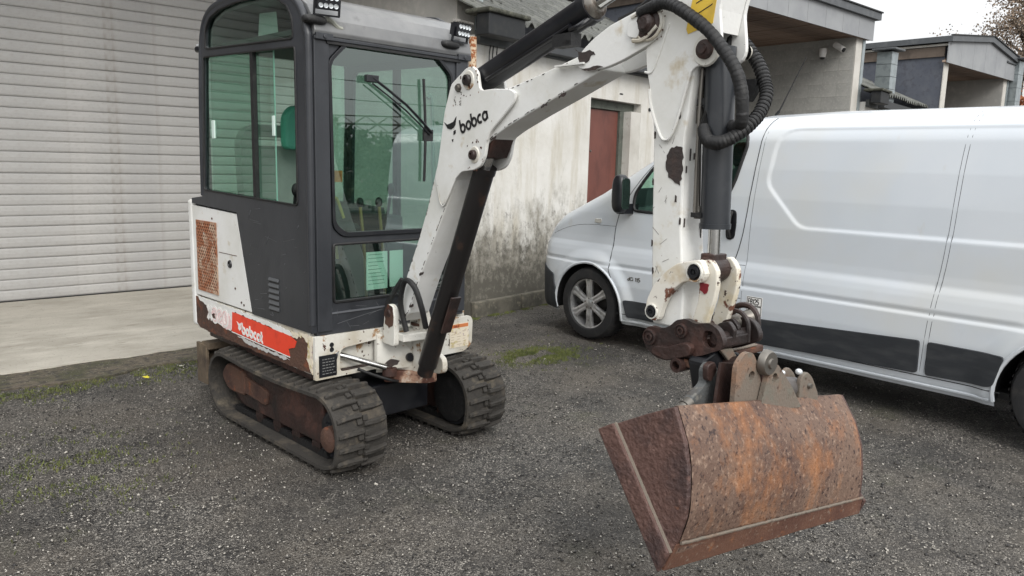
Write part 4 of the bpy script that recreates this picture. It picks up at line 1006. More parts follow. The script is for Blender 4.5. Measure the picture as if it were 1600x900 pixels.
# perforated grille
gy0, gy1, gz0, gz1 = .655, .905, .712, 1.108
ny, nz = 9, 22; holes = []
for j in range(nz):
    for i in range(ny):
        cy = gy0+(gy1-gy0)*(i+.5+(.25 if j % 2 else -.25))/ny; cz = gz0+(gz1-gz0)*(j+.5)/nz; rr_ = .0088
        holes.append([(cy+rr_*1.15*math.cos(a), cz+rr_*math.sin(a)) for a in np.linspace(0, 2*PI, 6, endpoint=False)])
gr = MB().prism([(gy0-.012, gz0-.012), (gy1+.012, gz0-.012), (gy1+.012, gz1+.012), (gy0-.012, gz1+.012)], 0, .004, sideL(-.5325), holes=holes)
P_(gr, 'grille', mat('rusty_white_grille', (176, 150, 128), .7, layers=((14, (146, 92, 62), .42, .56, 6), (30, (196, 190, 180), .6, .7))), ecp)
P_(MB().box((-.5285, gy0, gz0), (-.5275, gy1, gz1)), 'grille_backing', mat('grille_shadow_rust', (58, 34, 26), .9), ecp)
P_(MB().lathe((-.5275, .487, .90), (-1, 0, 0), [(0, .002), (.012, .002), (.014, .006), (.021, .006), (.023, 0)], 20), 'cover_lock', BLACKP, ecp)
for y, z in ((.43, .77), (.36, .70), (.70, 1.14), (.33, .69)): P_(MB().lathe((-.5275, y, z), (-1, 0, 0), [(0, .003), (.006, .003), (.007, 0)], 8), 'rivet', RUST, ecp)
P_(MB().box((-.5288, .40, .953), (-.5265, .62, .956)), 'seam_line', RUST, ecp)
# ---- cab
CABP = [(-.392, .657), (.225, .657), (.378, 1.195), (.96, 1.215), (.96, 1.245), (.81, 1.262), (.80, 1.5), (.782, 1.75), (.762, 2.0), (.748, 2.12), (.715, 2.21), (.65, 2.268), (.54, 2.302), (.30, 2.318), (.0, 2.310), (-.15, 2.288), (-.27, 2.235), (-.35, 2.165), (-.388, 2.07), (-.392, 1.98)]
WINM = round_poly([(.775, 1.300), (-.282, 1.270), (-.282, 2.008), (.715, 2.035)], .02, 3)
WINU = round_poly([(.694, 2.075), (-.268, 2.045), (-.262, 2.135), (-.215, 2.20), (-.10, 2.25), (.0, 2.268), (.30, 2.278), (.50, 2.265), (.62, 2.235), (.68, 2.18)], .02, 2)
def side_wall(x, nm):
    return P_(MB().prism(CABP, 0, .028, sideL(x), holes=[WINM, WINU]), nm, DARK, bevel=.006)
csl = side_wall(-.533, 'cab_side')
CABR = .44
csr = P_(MB().prism([(p[0], max(p[1], .66)) for p in [(-.392, .657), (.80, .657)]+CABP[5:]], 0, .028, sideL(CABR-.028), holes=[round_poly([(.72, 1.0), (-.30, 1.0), (-.30, 2.02), (.68, 2.04)], .05, 3)]), 'cab_side', DARK, bevel=.006)
# rounded front pillar (left) and outer arch rib
rib = [(-.392, .70), (-.392, 1.3), (-.392, 1.98), (-.386, 2.07), (-.350, 2.162), (-.272, 2.232), (-.15, 2.284), (0, 2.306), (.3, 2.314), (.54, 2.298), (.65, 2.264), (.713, 2.206), (.745, 2.12), (.76, 2.0), (.785, 1.7), (.80, 1.27)]
P_(MB().tube([(-.520, y+.012, z-.004) for y, z in rib], .019, 10, sub=3), 'cab_rib', DARK)
# window seals and panes
P_(MB().tube([(-.5335, a, b) for a, b in WINM], .0055, 6, close=True, sub=1), 'window_seal', BLACKR); P_(MB().tube([(-.5335, a, b) for a, b in WINU], .0055, 6, close=True, sub=1), 'window_seal', BLACKR)
P_(MB().prism(WINU, 0, .004, sideL(-.520)), 'window_pane', GLASS)
gl = P_(MB().prism([(.775, 1.30), (.165, 1.282), (.165, 2.02), (.715, 2.035)], 0, .004, sideL(-.522)), 'window_pane', GLASS)
g2 = P_(MB().prism([(.70, 1.297), (-.035, 1.277), (-.035, 2.013), (.68, 2.03)], 0, .004, sideL(-.512)), 'sliding_pane', GLASS)
P_(MB().box((-.530, .150, 1.283), (-.508, .180, 2.02)), 'window_divider', BLACKR, gl)
P_(MB().box((-.512, -.040, 1.278), (-.508, -.030, 2.012)), 'pane_edge', mat('glass_edge', (120, 170, 150), .2), g2)
latch = mat('clear_latch', (196, 214, 206), .25)
P_(MB().box((-.530, .625, 1.59), (-.520, .660, 1.69)), 'latch', latch, gl, bevel=.004); P_(MB().box((-.522, -.045, 1.60), (-.512, -.02, 1.70)), 'latch', latch, g2, bevel=.004)
hp = round_poly([(.44, 1.60), (.18, 1.60), (.16, 1.655), (.46, 1.665)], .02, 3)

sc_ = MB(); r5 = random.Random(5)
for k in range(26):
    y, z = r5.uniform(-.36, .25), r5.uniform(.68, 1.24)
    sc_.tube([(-.5337, y, z), (-.5337, y+r5.gauss(0, .05), z+r5.gauss(0, .02))], r5.uniform(.0004, .0009), 4, sub=1)
sc_ = P_(sc_, 'scratches', mat('scratch_grey', (104, 106, 108), .6), csl); sc_['kind'] = 'stuff'
# louvres: pressed slots, each open at the lower edge
lbase = None
for k in range(6):
    z = .868-k*.030
    m_ = MB().prism([(0, 0), (0, .018), (-.006, .004), (-.006, 0)], -.052, .052, lambda a, b, d: Vector((b if False else a*1.0, d, b))) if lbase is None else None
    if lbase is None:
        lbase = m_.obj('louvre', mat('louvre_grey', (78, 80, 82), .5), csl, .001, 1); lbase.location = (-.5335, -.025, z)
    else: inst(lbase, 'louvre', csl, (-.5335, -.025, z))
    P_(MB().box((-.5345, -.072, z-.008), (-.5330, .022, z)), 'louvre_gap', BLACKR, csl)
# front wall
FR = front(-.392)
up = round_poly([(-.414, 1.165), (-.36, 1.120), (.27, 1.120), (.332, 1.165), (.332, 1.955), (.225, 2.050), (-.320, 2.056), (-.430, 1.948)], [.03]*8, 3)
lo = round_poly([(-.41, .80), (.325, .80), (.325, 1.085), (-.41, 1.085)], .012, 2)
fw = P_(MB().prism([(-.505, .64), (CABR-.005, .64), (CABR-.005, 2.08), (-.505, 2.08)], 0, .035, front(-.392), holes=[up, lo]), 'cab_front', DARK, bevel=.004)
P_(MB().box((-.505, -.402, .66), (-.425, -.391, 2.05)), 'front_pillar', DARK, bevel=.004)
P_(MB().box((.355, -.402, .66), (CABR-.002, -.391, 2.05)), 'front_pillar', DARK, bevel=.004)
sc = lambda P, k, c=(-.05, 1.59): [(c[0]+(a-c[0])*k, c[1]+(b-c[1])*k) for a, b in P]
inn = round_poly([(-.40, 1.19), (-.345, 1.142), (.255, 1.142), (.318, 1.19), (.318, 1.945), (.215, 2.034), (-.31, 2.040), (-.414, 1.94)], [.03]*8, 3)
wf = P_(MB().prism(up, -.012, .022, FR, holes=[inn]), 'windscreen_frame', BLACKP, bevel=.004)
tilt = lambda a, b, d: Vector((a, -.386+(b-1.142)*.003+d, b))
P_(MB().prism(inn, 0, .005, tilt), 'windscreen', GLASSF)
P_(MB().prism(round_poly([(-.41, .80), (.325, .80), (.325, 1.085), (-.41, 1.085)], .012, 2), 0, .005, lambda a, b, d: Vector((a, -.380+(b-.8)*.003+d, b))), 'lower_windscreen', GLASSF)
P_(MB().tube([(a, -.394, b) for a, b in lo], .008, 6, close=True, sub=1), 'window_seal', BLACKR)
sc_ = MB()
for k in range(22):
    x, z = r5.uniform(-.40, .30), r5.uniform(.66, .79)
    sc_.tube([(x, -.3930, z), (x+r5.gauss(0, .06), -.3930, z+r5.gauss(0, .02))], r5.uniform(.0004, .0009), 4, sub=1)
sc_.tube([(-.39, -.393, .69), (-.2, -.393, .722), (-.02, -.393, .742)], .0009, 4)
sc_ = P_(sc_, 'scratches', mat('scratch_grey', (104, 106, 108), .6), fw); sc_['kind'] = 'stuff'
P_(MB().box((-.50, -.398, .742), (.43, -.391, .750)), 'panel_seam', mat('seam_highlight', (92, 94, 98), .5))
# roof and rounded visor
rf = [(-.402, 2.055), (-.410, 2.075), (-.395, 2.13), (-.345, 2.195), (-.26, 2.245), (-.15, 2.278), (0, 2.296), (.3, 2.304), (.54, 2.290), (.66, 2.25), (.72, 2.18), (.75, 2.08), (.70, 2.08), (.65, 2.2), (.5, 2.25), (0, 2.26), (-.2, 2.22), (-.35, 2.08), (-.36, 2.055)]
ro = P_(MB().prism(rf, -.503, CABR+.012, sideL(0)), 'roof', ROOFG, bevel=.004)
for p in ro.data.polygons: pass
P_(MB().box((-.505, -.412, 2.036), (CABR+.004, -.392, 2.052)), 'drip_rail', DARK, bevel=.003)
P_(MB().box((-.44, -.409, 2.022), (CABR-.06, -.394, 2.034)), 'top_seal', BLACKR)
for x in (-.455, .40): P_(MB().box((x-.045, -.418, 2.035), (x+.045, -.398, 2.066)).lathe((x, -.418, 2.05), (0, -1, 0), [(0, .006), (.010, .006), (.011, 0)], 6), 'roof_bracket', DARK, bevel=.003)
P_(MB().tube([(-.47+.12*t, -.405+.012*t, 2.115+.018*math.sin(5*t)) for t in np.linspace(0, 1, 8)], .013, 8, sub=2), 'sealant_smear', mat('sealant', (142, 142, 132), .6))
# rear wall with its big window
P_(MB().prism([(-.52, 1.04), (CABR-.01, 1.04), (CABR-.01, 2.2), (-.52, 2.2)], 0, .03, front(.745), holes=[round_poly([(-.50, 1.10), (.41, 1.10), (.41, 2.10), (-.50, 2.10)], .04, 3)]), 'cab_rear', DARK)
P_(MB().box((-.50, .752, 1.10), (.41, .756, 2.10)), 'rear_window', GLASS)
P_(MB().prism(round_poly([(.72, 1.0), (-.30, 1.0), (-.30, 2.02), (.68, 2.04)], .05, 3), 0, .004, sideL(CABR-.016)), 'window_pane', GLASS)
P_(MB().box((CABR-.03, .20, 1.0), (CABR-.004, .25, 2.03)), 'window_divider', BLACKR)
# interior
P_(MB().box((-.50, -.35, .66), (CABR-.03, .75, .70)), 'cab_floor', INTER)
seat = P_(MB().blob((-.14, .30, 1.08), (.25, .26, .07), e=.5), 'seat', BLACKR)
VIN = mat('grey_seat_vinyl', (140, 144, 138), .55, layers=((5, (152, 156, 150), .45, .7),))
P_(MB().prism(round_poly([(-.42, 1.06), (.12, 1.06), (.10, 1.60), (.04, 1.68), (-.34, 1.68), (-.41, 1.60)], .06, 4), .50, .58, lambda a, b, d: Vector((a, d+(b-1.06)*.12, b)), holes=[round_poly([(-.32, 1.56), (-.08, 1.56), (-.08, 1.61), (-.32, 1.61)], .02, 3)]), 'backrest', VIN, seat, bevel=.02)
P_(MB().box((-.49, -.33, 2.075), (CABR-.03, .70, 2.10)), 'headliner', mat('headliner', (62, 64, 62), .8))
P_(MB().prism([(-.24, .0), (-.02, .02), (-.04, .13), (-.22, .14)], 0, .004, lambda a, b, d: Vector((-.40+.02*b, .1-a, 2.102+b)), ), 'roof_paper', DECALW); P_(MB().box((-.25, .1, .70), (.13, .5, 1.03)), 'seat_base', INTER, seat)
P_(MB().prism(round_poly([(-.22, 1.54), (.06, 1.54), (.06, 1.74), (.02, 1.79), (-.17, 1.79), (-.22, 1.73)], .04, 3), .40, .47, lambda a, b, d: Vector((a, d, b))), 'headrest', TEAL, seat, bevel=.02)
for x in (-.10, .02):
    lv = P_(MB().tube([(x, -.22, .7), (x, -.20, 1.0), (x-.005, -.17, 1.25)], .009, 8), 'control_lever', mat('brass_lever', (150, 120, 76), .4, .5))
    P_(MB().blob((x-.005, -.168, 1.27), (.02, .02, .028)), 'lever_knob', BLACKR, lv)
for x in (-.36, .25):
    P_(MB().box((x-.06, .0, .70), (x+.06, .5, 1.18)), 'side_console', INTER, bevel=.02); P_(MB().tube([(x, .08, 1.18), (x, .05, 1.3)], .009, 8).blob((x, .045, 1.33), (.022, .022, .035)), 'joystick', BLACKR)
P_(MB().tube([(-.33, -.30, 1.0), (-.34, -.28, 1.25), (-.30, -.25, 1.30), (-.27, -.27, 1.2)], .008, 6), 'grab_bar', mat('yellow_bar', (168, 142, 70), .5))
pp = P_(MB().box((-.20, -.365, .835), (-.07, -.362, 1.03)), 'paper_sheet', DECALW); P_(MB().box((-.055, -.365, .84), (.03, -.362, 1.03)), 'paper_sheet', DECALW)
tx = MB()
for k in range(9): tx.box((-.19, -.3665, 1.015-k*.019), (-.19+random.uniform(.05, .11), -.3658, 1.018-k*.019))
P_(tx, 'paper_print', mat('grey_print', (130, 140, 136), .6), pp)
P_(MB().box((-.39, -.355, 1.385), (-.33, -.351, 1.44)), 'orange_tag', ORANGE)
P_(MB().tube([(.30, -.33, .9), (.29, -.30, 1.3), (.27, -.30, 1.8), (.24, -.30, 1.83)], .010, 8), 'handrail', mat('grey_rail', (130, 140, 136), .5))
# wiper
wp = P_(MB().lathe((-.205, -.395, 1.885), (0, -1, 0), [(0, .03), (.014, .03), (.018, .0)], 14).box((-.235, -.43, 1.868), (-.165, -.405, 1.902)), 'wiper_arm', BLACKP, bevel=.003)
P_(MB().tube([(-.20, -.425, 1.890), (.0, -.43, 1.775), (.178, -.415, 1.645)], .007, 6, sub=2).tube([(-.20, -.425, 1.862), (.0, -.43, 1.745), (.165, -.415, 1.632)], .004, 6, sub=2), 'arm_rod', BLACKP, wp)
P_(MB().tube([(.130, -.404, 1.915), (.142, -.407, 1.65), (.138, -.404, 1.39)], .008, 6, sub=3).box((.128, -.412, 1.60), (.190, -.40, 1.66)), 'wiper_blade', BLACKR, wp)
# work lights, beacon, hook
def work_light(x, y, z, rot):
    M = Matrix.Translation((x, y, z)) @ Matrix.Rotation(R(rot), 4, 'Z') @ Matrix.Rotation(R(12), 4, 'X'); f = lambda a, b, c: (M @ Vector((a, b, c)))
    wl_ = P_(MB().box((-.052, -.022, -.036), (.052, .022, .036), f), 'work_light', BLACKP, bevel=.004)
    fins = MB()
    for k in range(6): fins.box((-.045+k*.018-.003, .022, -.03), (-.045+k*.018+.003, .036, .03), f)
    P_(fins, 'heat_sink', BLACKP, wl_)
    for i in range(4):
        for j in range(2):
            c = ((i-1.5)*.0235, (j-.5)*.034)
            P_(MB().lathe(f(c[0], -.0222, c[1]), f(0, -1, 0)-f(0, 0, 0), [(0, .001), (.007, .001), (.0105, .004), (.011, 0)], 12), 'led_lens', LENS, wl_)
    P_(MB().prism([(-.058, .04), (.058, .04), (.05, .05), (-.05, .05)], -.03, .02, lambda a, c, b: f(a, b, c)), 'top_visor', STEEL, wl_)
    P_(MB().box((-.062, -.006, -.06), (-.054, .006, .012), f).box((.054, -.006, -.06), (.062, .006, .012), f).box((-.06, -.008, -.064), (.06, .008, -.056), f), 'light_bracket', BLACKP, wl_)
    P_(MB().blob(f(-.05, .02, -.085), (.06, .035, .022), e=.7), 'light_foot', BLACKR, wl_)
work_light(-.455, -.44, 2.20, -14); work_light(.36, -.43, 2.185, 8)
bc = P_(MB().lathe((-.44, .60, 2.29), (0, 0, 1), [(0, 0), (.02, 0), (.035, .03), (.075, .05), (.08, .07), (.07, .075)], 24), 'beacon', BLACKP)
P_(MB().lathe((-.44, .60, 2.365), (0, 0, 1), [(.068, 0), (.07, .05), (.055, .10), (.0, .115)], 24), 'beacon_lens', REDL, bc)
P_(MB().tube([(-.44, .65, 2.29), (-.47, .74, 2.24), (-.47, .755, 2.12)], .010, 8), 'beacon_stalk', DARK, bc)
P_(MB().lathe((-.52, .77, 2.08), (-.2, 1, .1), [(0, 0), (.018, 0), (.018, .04), (0, .045)], 14), 'rear_hook', BLACKP); P_(MB().box((-.53, .775, 2.10), (-.50, .82, 2.112)), 'hook_plate', LENS)
# ---- front cross member
slot = round_poly([(-.388, .442), (-.388, .565), (-.08, .588), (-.08, .442)], [.03, .04, .01, .01], 4)
fb = P_(MB().prism(round_poly([(-.527, .424), (.43, .424), (.492, .455), (.497, .60), (.48, .626), (-.527, .642)], [.004, .02, .03, .02, .015, .004], 3), 0, .02, front(-.408), holes=[slot]), 'front_beam', WHITE2, bevel=.003)
P_(MB().box((-.515, -.39, .425), (.485, -.30, .445)), 'beam_floor', RUSTDARK); P_(MB().box((-.39, -.33, .44), (-.05, -.32, .64)), 'beam_back', WHITE2)
P_(MB().box((-.508, -.4105, .435), (-.408, -.4085, .545)), 'data_plate', BLACKP, fb, bevel=.001)
tx = MB()
for k in range(6):
    x = -.49
    while x < -.425:
        l_ = random.uniform(.006, .018); tx.box((x, -.4113, .45+k*.0145), (x+l_, -.4106, .4535+k*.0145)); x += l_+.005
P_(tx, 'plate_print', mat('plate_print', (120, 120, 118), .5), fb)
for z in (.592, .568): P_(MB().lathe((-.435, -.4085, z), (0, -1, 0), [(0, .0005), (.009, .0005), (.011, .003), (.0125, 0)], 14), 'bolt_hole', BLACKP, fb)
dc = P_(MB().box((.325, -.4105, .455), (.465, -.4085, .592)), 'warning_decal', CREAM, fb)
P_(MB().box((.330, -.4113, .568), (.460, -.4104, .588)), 'decal_header', ORANGE, dc)
tx = MB(); letters(tx, 'CGFC' if False else '0-LE', front(-.4122), .352, .5725, .011, .2, 0, .0008, sq=1.6)
P_(tx, 'header_print', mat('brown_print', (120, 60, 44), .5), dc)
tx = MB()
for k in range(6):
    for c_ in range(3): 
        if random.random() < .8: tx.box((.335+c_*.043, -.4113, .470+k*.015), (.335+c_*.043+random.uniform(.015, .035), -.4106, .4725+k*.015))
P_(tx, 'decal_print', mat('faded_print', (172, 152, 128), .6), dc)
P_(MB().box((.319, -.4108, .47), (.322, -.4086, .51)), 'decal_mark', INK, dc)
# ---- swing bracket
D_ = Vector((math.sin(R(-6)), -math.cos(R(-6)), 0)); N_ = Vector((math.cos(R(-6)), math.sin(R(-6)), 0)); B0 = Vector((-.14, -.52, 0))
def BF(s, z, p=0): return B0+D_*s+N_*p+Vector((0, 0, z))
bfm = lambda a, b, d: BF(a, b, d)
hor = lambda z: (lambda a, b, d: Vector((a, b, z+d)))
ear_t = round_poly([(-.17, -.395), (.20, -.395), (.14, -.50), (.06, -.575), (.0, -.575), (-.05, -.47), (-.15, -.405)], .03, 4)
sb = P_(MB().prism(ear_t, 0, .03, hor(.585)).prism(ear_t, 0, .035, hor(.40)), 'swing_bracket', WHITE2, bevel=.006)
P_(MB().cyl((.02, -.53, .385), (.02, -.53, .66), .045, 24), 'king_post', WHITE2, sb)
P_(MB().lathe((.02, -.53, .655), (0, 0, 1), [(.05, 0), (.05, .012), (.02, .014), (0, .014)], 20), 'king_pin', RUST, sb)
swp = P_(MB().prism(round_poly([(-.075, .57), (-.045, .745), (-.01, .785), (.035, .775), (.055, .72), (.05, .57)], .02, 4), -.03, .0, bfm).prism(round_poly([(-.07, .60), (-.055, .775), (.02, .79), (.085, .74), (.14, .56), (.25, .53), (.255, .46), (.20, .44), (.10, .44), (.02, .54)], .03, 4), .13, .16, bfm).prism([(-.06, .60), (.10, .60), (.10, .64), (-.06, .64)], -.005, .135, bfm), 'swing_post', WHITE2, bevel=.005)
P_(MB().prism(ragged([(-.035, .675), (-.045, .74), (-.01, .782), (.033, .772), (.048, .72), (.04, .68), (.0, .66)], .003, .01, 2), -.0315, -.03, bfm), 'worn_boss', RUST, swp); P_(MB().lathe(BF(.0, .735, -.031), -N_, [(0, .006), (.014, .006), (.018, .003), (.020, 0)], 16), 'pivot_pin', RUSTDARK, swp)
# raised white boss plate beside the foot, bolt and worn chips
P_(MB().prism(round_poly([(-.175, .42), (-.175, .61), (-.119, .602), (-.07, .575), (-.022, .525), (.010, .473), (.002, .430), (-.056, .426)], [.005, .005, .03, .03, .03, .03, .03, .02], 4), -.008, .02, lambda a, b, d: Vector((a, -.413-.6*(a+.175)+d, b))), 'bracket_plate', WHITE2, sb, bevel=.004)
pin = MB().lathe((-.030, -.508, .484), (-.5, -1, .0), [(0, .02), (.018, .02), (.022, .012), (.024, 0)], 18); P_(pin, 'cylinder_pin', BLACKP, sb)
P_(MB().prism(ragged([(-.152, .440), (-.125, .470), (-.105, .479), (-.078, .468), (-.088, .448), (-.113, .434)], .003, .010, 5), 0, .002, lambda a, b, d: Vector((a, -.4215-.6*(a+.175)-d, b))), 'paint_chip', CHIP, sb)
lp = P_(MB().prism(round_poly([(-.15, -.42), (-.06, -.52), (.02, -.60), (.09, -.60), (.09, -.48), (-.02, -.42)], .03, 3), 0, .062, hor(.352)), 'lower_lug', mat('worn_peach_rust', (166, 132, 110), .7, layers=((9, (86, 54, 42), .48, .56, 6), (20, (196, 186, 170), .55, .65))), sb, bevel=.012)
sr = P_(MB().cyl((-.40, -.355, .535), (-.165, -.485, .447), .015, 18), 'swing_rod', CHROME); P_(MB().cyl((-.62+.2, -.36, .54), (-.385, -.385, .528), .036, 18), 'swing_cylinder', BLACKP)
P_(MB().pipe((-.135, -.475, .40), (-.135, -.475, .435), .038, .016), 'rod_eye', RUSTDARK, sr)
hz = P_(MB().tube([(-.30, -.43, .45), (-.22, -.47, .41), (-.12, -.50, .37), (-.02, -.42, .34)], .008, 8), 'thin_hose', BLACKR)
# ---- boom
W_ = .13
def ribbon(mb, L, Rr, m, d0, d1):
    """closed box along two edge lines (left and right outline points paired)"""
    n = len(L); vs = [m(*p, d0) for p in L]+[m(*p, d0) for p in Rr]+[m(*p, d1) for p in L]+[m(*p, d1) for p in Rr]
    fs = []
    for i in range(n-1):
        fs += [(i, i+1, n+i+1, n+i), (2*n+i, 3*n+i, 3*n+i+1, 2*n+i+1), (i, 2*n+i, 2*n+i+1, i+1), (n+i, n+i+1, 3*n+i+1, 3*n+i)]
    fs += [(0, n, 3*n, 2*n), (n-1, 3*n-1, 4*n-1, 2*n-1)]; return mb.add(vs, fs)
Lb = [(-.03, .715), (.035, .775), (.12, .95), (.224, 1.135), (.30, 1.29), (.366, 1.459), (.45, 1.62), (.56, 1.735), (.70, 1.775), (.90, 1.795), (1.10, 1.838), (1.35, 1.895)]
Rb = [(.06, .70), (.133, .755), (.24, .955), (.345, 1.125), (.43, 1.26), (.53, 1.42), (.66, 1.52), (.80, 1.605), (.86, 1.632), (1.01, 1.687), (1.19, 1.748), (1.40, 1.822)]
boom = P_(ribbon(MB(), Lb, Rb, bfm, .004, W_-.004), 'boom', WHITE, bevel=.006)
# knee gusset plates, near and far
G = [(.405, 1.50), (.421, 1.574), (.451, 1.714), (.500, 1.828), (.575, 1.868), (.61, 1.888), (.655, 1.892), (.690, 1.868), (.706, 1.80), (.725, 1.79), (.804, 1.792), (.905, 1.785), (.945, 1.768), (.932, 1.735), (.87, 1.686), (.792, 1.628), (.766, 1.59), (.750, 1.52), (.722, 1.482), (.68, 1.466), (.586, 1.456), (.535, 1.42), (.475, 1.335), (.44, 1.30), (.412, 1.335), (.385, 1.43)]
G = round_poly(G, .014, 2)
for d0, d1 in ((-.010, .005), (W_-.005, W_+.010)): P_(MB().prism(G, d0, d1, bfm), 'knee_plate', WHITE, boom, bevel=.003)
P_(MB().prism([(.60, 1.50), (.74, 1.52), (.79, 1.61), (.66, 1.58)], .012, W_-.012, bfm), 'knee_core', RUSTDARK, boom)
wm = MB().tube([BF(a, b, -.008) for a, b in [(.945, 1.768), (.932, 1.735), (.87, 1.686), (.792, 1.628), (.766, 1.59)]], .006, 6); P_(wm, 'weld_bead', WHITE, boom); P_(MB().tube([BF(a, b, -.006) for a, b in [(.535, 1.42), (.475, 1.335), (.44, 1.30), (.412, 1.335), (.385, 1.43)]], .004, 6), 'weld_bead', WHITE, boom)
for (s, z, r_, n_) in ((.63, 1.836, .024, 'pivot_pin'), (.681, 1.528, .021, 'pivot_pin')):
    P_(MB().lathe(BF(s, z, -.010), -N_, [(.0, .004), (r_*1.55, .004), (r_*1.7, 0)], 24), 'pin_boss', WHITE2, boom)
    P_(MB().lathe(BF(s, z, -.014), -N_, [(0, .012), (r_*.4, .012), (r_*.45, .018), (r_*.9, .016), (r_, .008), (r_, 0)], 20), n_, RUSTDARK, boom)
P_(MB().lathe(BF(.559, 1.809, -.010), -N_, [(0, .014), (.013, .014), (.014, .006), (.02, .005), (.02, 0)], 6), 'hex_bolt', STEEL, boom)
# tip of the boom: forked plates round the stick pin
Tp = round_poly([(1.287, 1.835), (1.30, 1.885), (1.36, 1.925), (1.44, 1.962), (1.58, 2.000), (1.645, 1.99), (1.672, 1.95), (1.660, 1.905), (1.60, 1.876), (1.50, 1.842), (1.425, 1.825), (1.36, 1.823)], .02, 3)
for d0, d1 in ((-.012, .010), (W_-.010, W_+.012)): P_(MB().prism(Tp, d0, d1, bfm), 'boom_fork', WHITE, boom, bevel=.003)
P_(MB().lathe(BF(1.614, 1.947, -.012), -N_, [(0, .03), (.018, .03), (.024, .022), (.030, .02), (.034, .010), (.048, .008), (.05, 0)], 26), 'pivot_pin', RUSTDARK, boom)
P_(MB().tube([BF(1.614+.055*math.cos(a), 1.947+.050*math.sin(a), -.015) for a in np.linspace(R(-150), R(120), 18)]+[BF(1.54, 1.975, -.014)], .006, 6, sub=1).tube([BF(1.555, 1.90, -.02), BF(1.60, 1.90, -.02), BF(1.655, 1.935, -.02)], .007, 6), 'retaining_ring', WHITE2, boom)
P_(MB().prism(round_poly([(1.53, 1.915), (1.53, 1.955), (1.565, 1.965), (1.585, 1.93), (1.575, 1.905)], .012, 3), -.022, -.012, bfm), 'keeper_plate', WHITE, boom, bevel=.002)
# step on the boom's side
P_(MB().box((1.18, -.022, 1.846), (1.33, .0, 1.852), lambda a, b, c: BF(a, c, b)), 'hose_clip', WHITE, boom)
# paint chips on the boom
def bchip(pts, amp=.003, seed=0, parent=boom, p=-.0005, m=CHIP, d=.0015, step=.009): P_(MB().prism(ragged(pts, amp, step, seed), p-d, p, bfm), 'paint_chip', m, parent)
bchip([(1.275, 1.905), (1.285, 1.893), (1.315, 1.886), (1.34, 1.892), (1.372, 1.885), (1.378, 1.876), (1.355, 1.872), (1.35, 1.856), (1.325, 1.846), (1.305, 1.85), (1.295, 1.868), (1.298, 1.88)], .003, 3, p=-.0125)
bchip([(1.315, 1.830), (1.40, 1.836), (1.42, 1.829), (1.38, 1.823), (1.33, 1.822)], .002, 4, p=-.0125)
for k, (a, b) in enumerate([(.79, 1.60), (1.10, 1.72), (1.20, 1.752), (.16, .80), (.25, .97), (.09, .74)]): bchip([(a-.02, b-.006), (a+.02, b+.008), (a+.018, b-.004), (a-.015, b-.015)], .003, 30+k, p=.0038, step=.006)
gr_ = MB(); r6 = random.Random(11)
for (s_, z_) in ((.63, 1.836), (.681, 1.528), (1.614, 1.947)):
    for k in range(14):
        a_ = r6.uniform(0, 2*PI); rr_ = r6.uniform(.052, .066); q = r6.uniform(.0012, .003); c_ = (s_+rr_*math.cos(a_), z_+rr_*math.sin(a_)-(.01 if math.sin(a_) < 0 else 0))
        gr_.prism(ragged([(c_[0]-q, c_[1]-q*1.5), (c_[0]+q, c_[1]-q), (c_[0]+q*.8, c_[1]+q*1.4), (c_[0]-q, c_[1]+q)], .0006, .003, k), -.0118, -.0098, bfm)
q_ = P_(gr_, 'rust_specks', RUST, boom); q_['kind'] = 'stuff'
ed_ = MB()
for L_, n_ in ((Lb, 60), (Rb, 80)):
    for k in range(n_):
        i_ = r6.randrange(len(L_)-1); t_ = r6.random(); p_ = Vector(L_[i_]).lerp(Vector(L_[i_+1]), t_); T2 = (Vector(L_[i_+1])-Vector(L_[i_])).normalized(); l_ = r6.uniform(.002, .010); w2_ = r6.uniform(.001, .003)
        N2 = Vector((-T2.y, T2.x))*(-1 if L_ is Lb else 1); P4 = [p_-T2*l_, p_+T2*l_, p_+T2*l_*.7+N2*w2_, p_-T2*l_*.6+N2*w2_*1.3]
        ed_.prism([tuple(v+N2*.005) for v in P4], .0025, .0042, bfm)
q_ = P_(ed_, 'edge_chips', CHIP, boom); q_['kind'] = 'stuff'
# logo: horned mark and lettering, running up to the right
lr = 17
lg = MB(); letters(lg, 'bobca', lambda a, b, d: BF(a, b, -.011-d), .582, 1.617, .058, .19, 0, .0014, sq=.92, rot=lr)
lg.prism([(.452, 1.668), (.475, 1.657), (.50, 1.662), (.522, 1.668), (.545, 1.690), (.538, 1.655), (.525, 1.643), (.505, 1.636), (.480, 1.640)], -.0124, -.010, bfm)
lg.prism([(.525, 1.628), (.540, 1.634), (.541, 1.620), (.527, 1.612)], -.0124, -.010, bfm).prism([(.512, 1.592), (.524, 1.595), (.521, 1.582)], -.0124, -.010, bfm)
P_(lg, 'boom_lettering', INK, boom)
ms = MB()
for k in range(26):
    a = .515+random.random()*.07; b = 1.735+random.random()*.055; s_ = random.uniform(.0015, .004)
    if min(abs(a-.52), abs(a-.58), abs(b-1.74)) < .014: ms.prism([(a, b), (a+s_, b), (a+s_, b+s_*1.6), (a, b+s_)], -.0116, -.0095, bfm)
P_(ms, 'worn_mark', STEEL, boom)
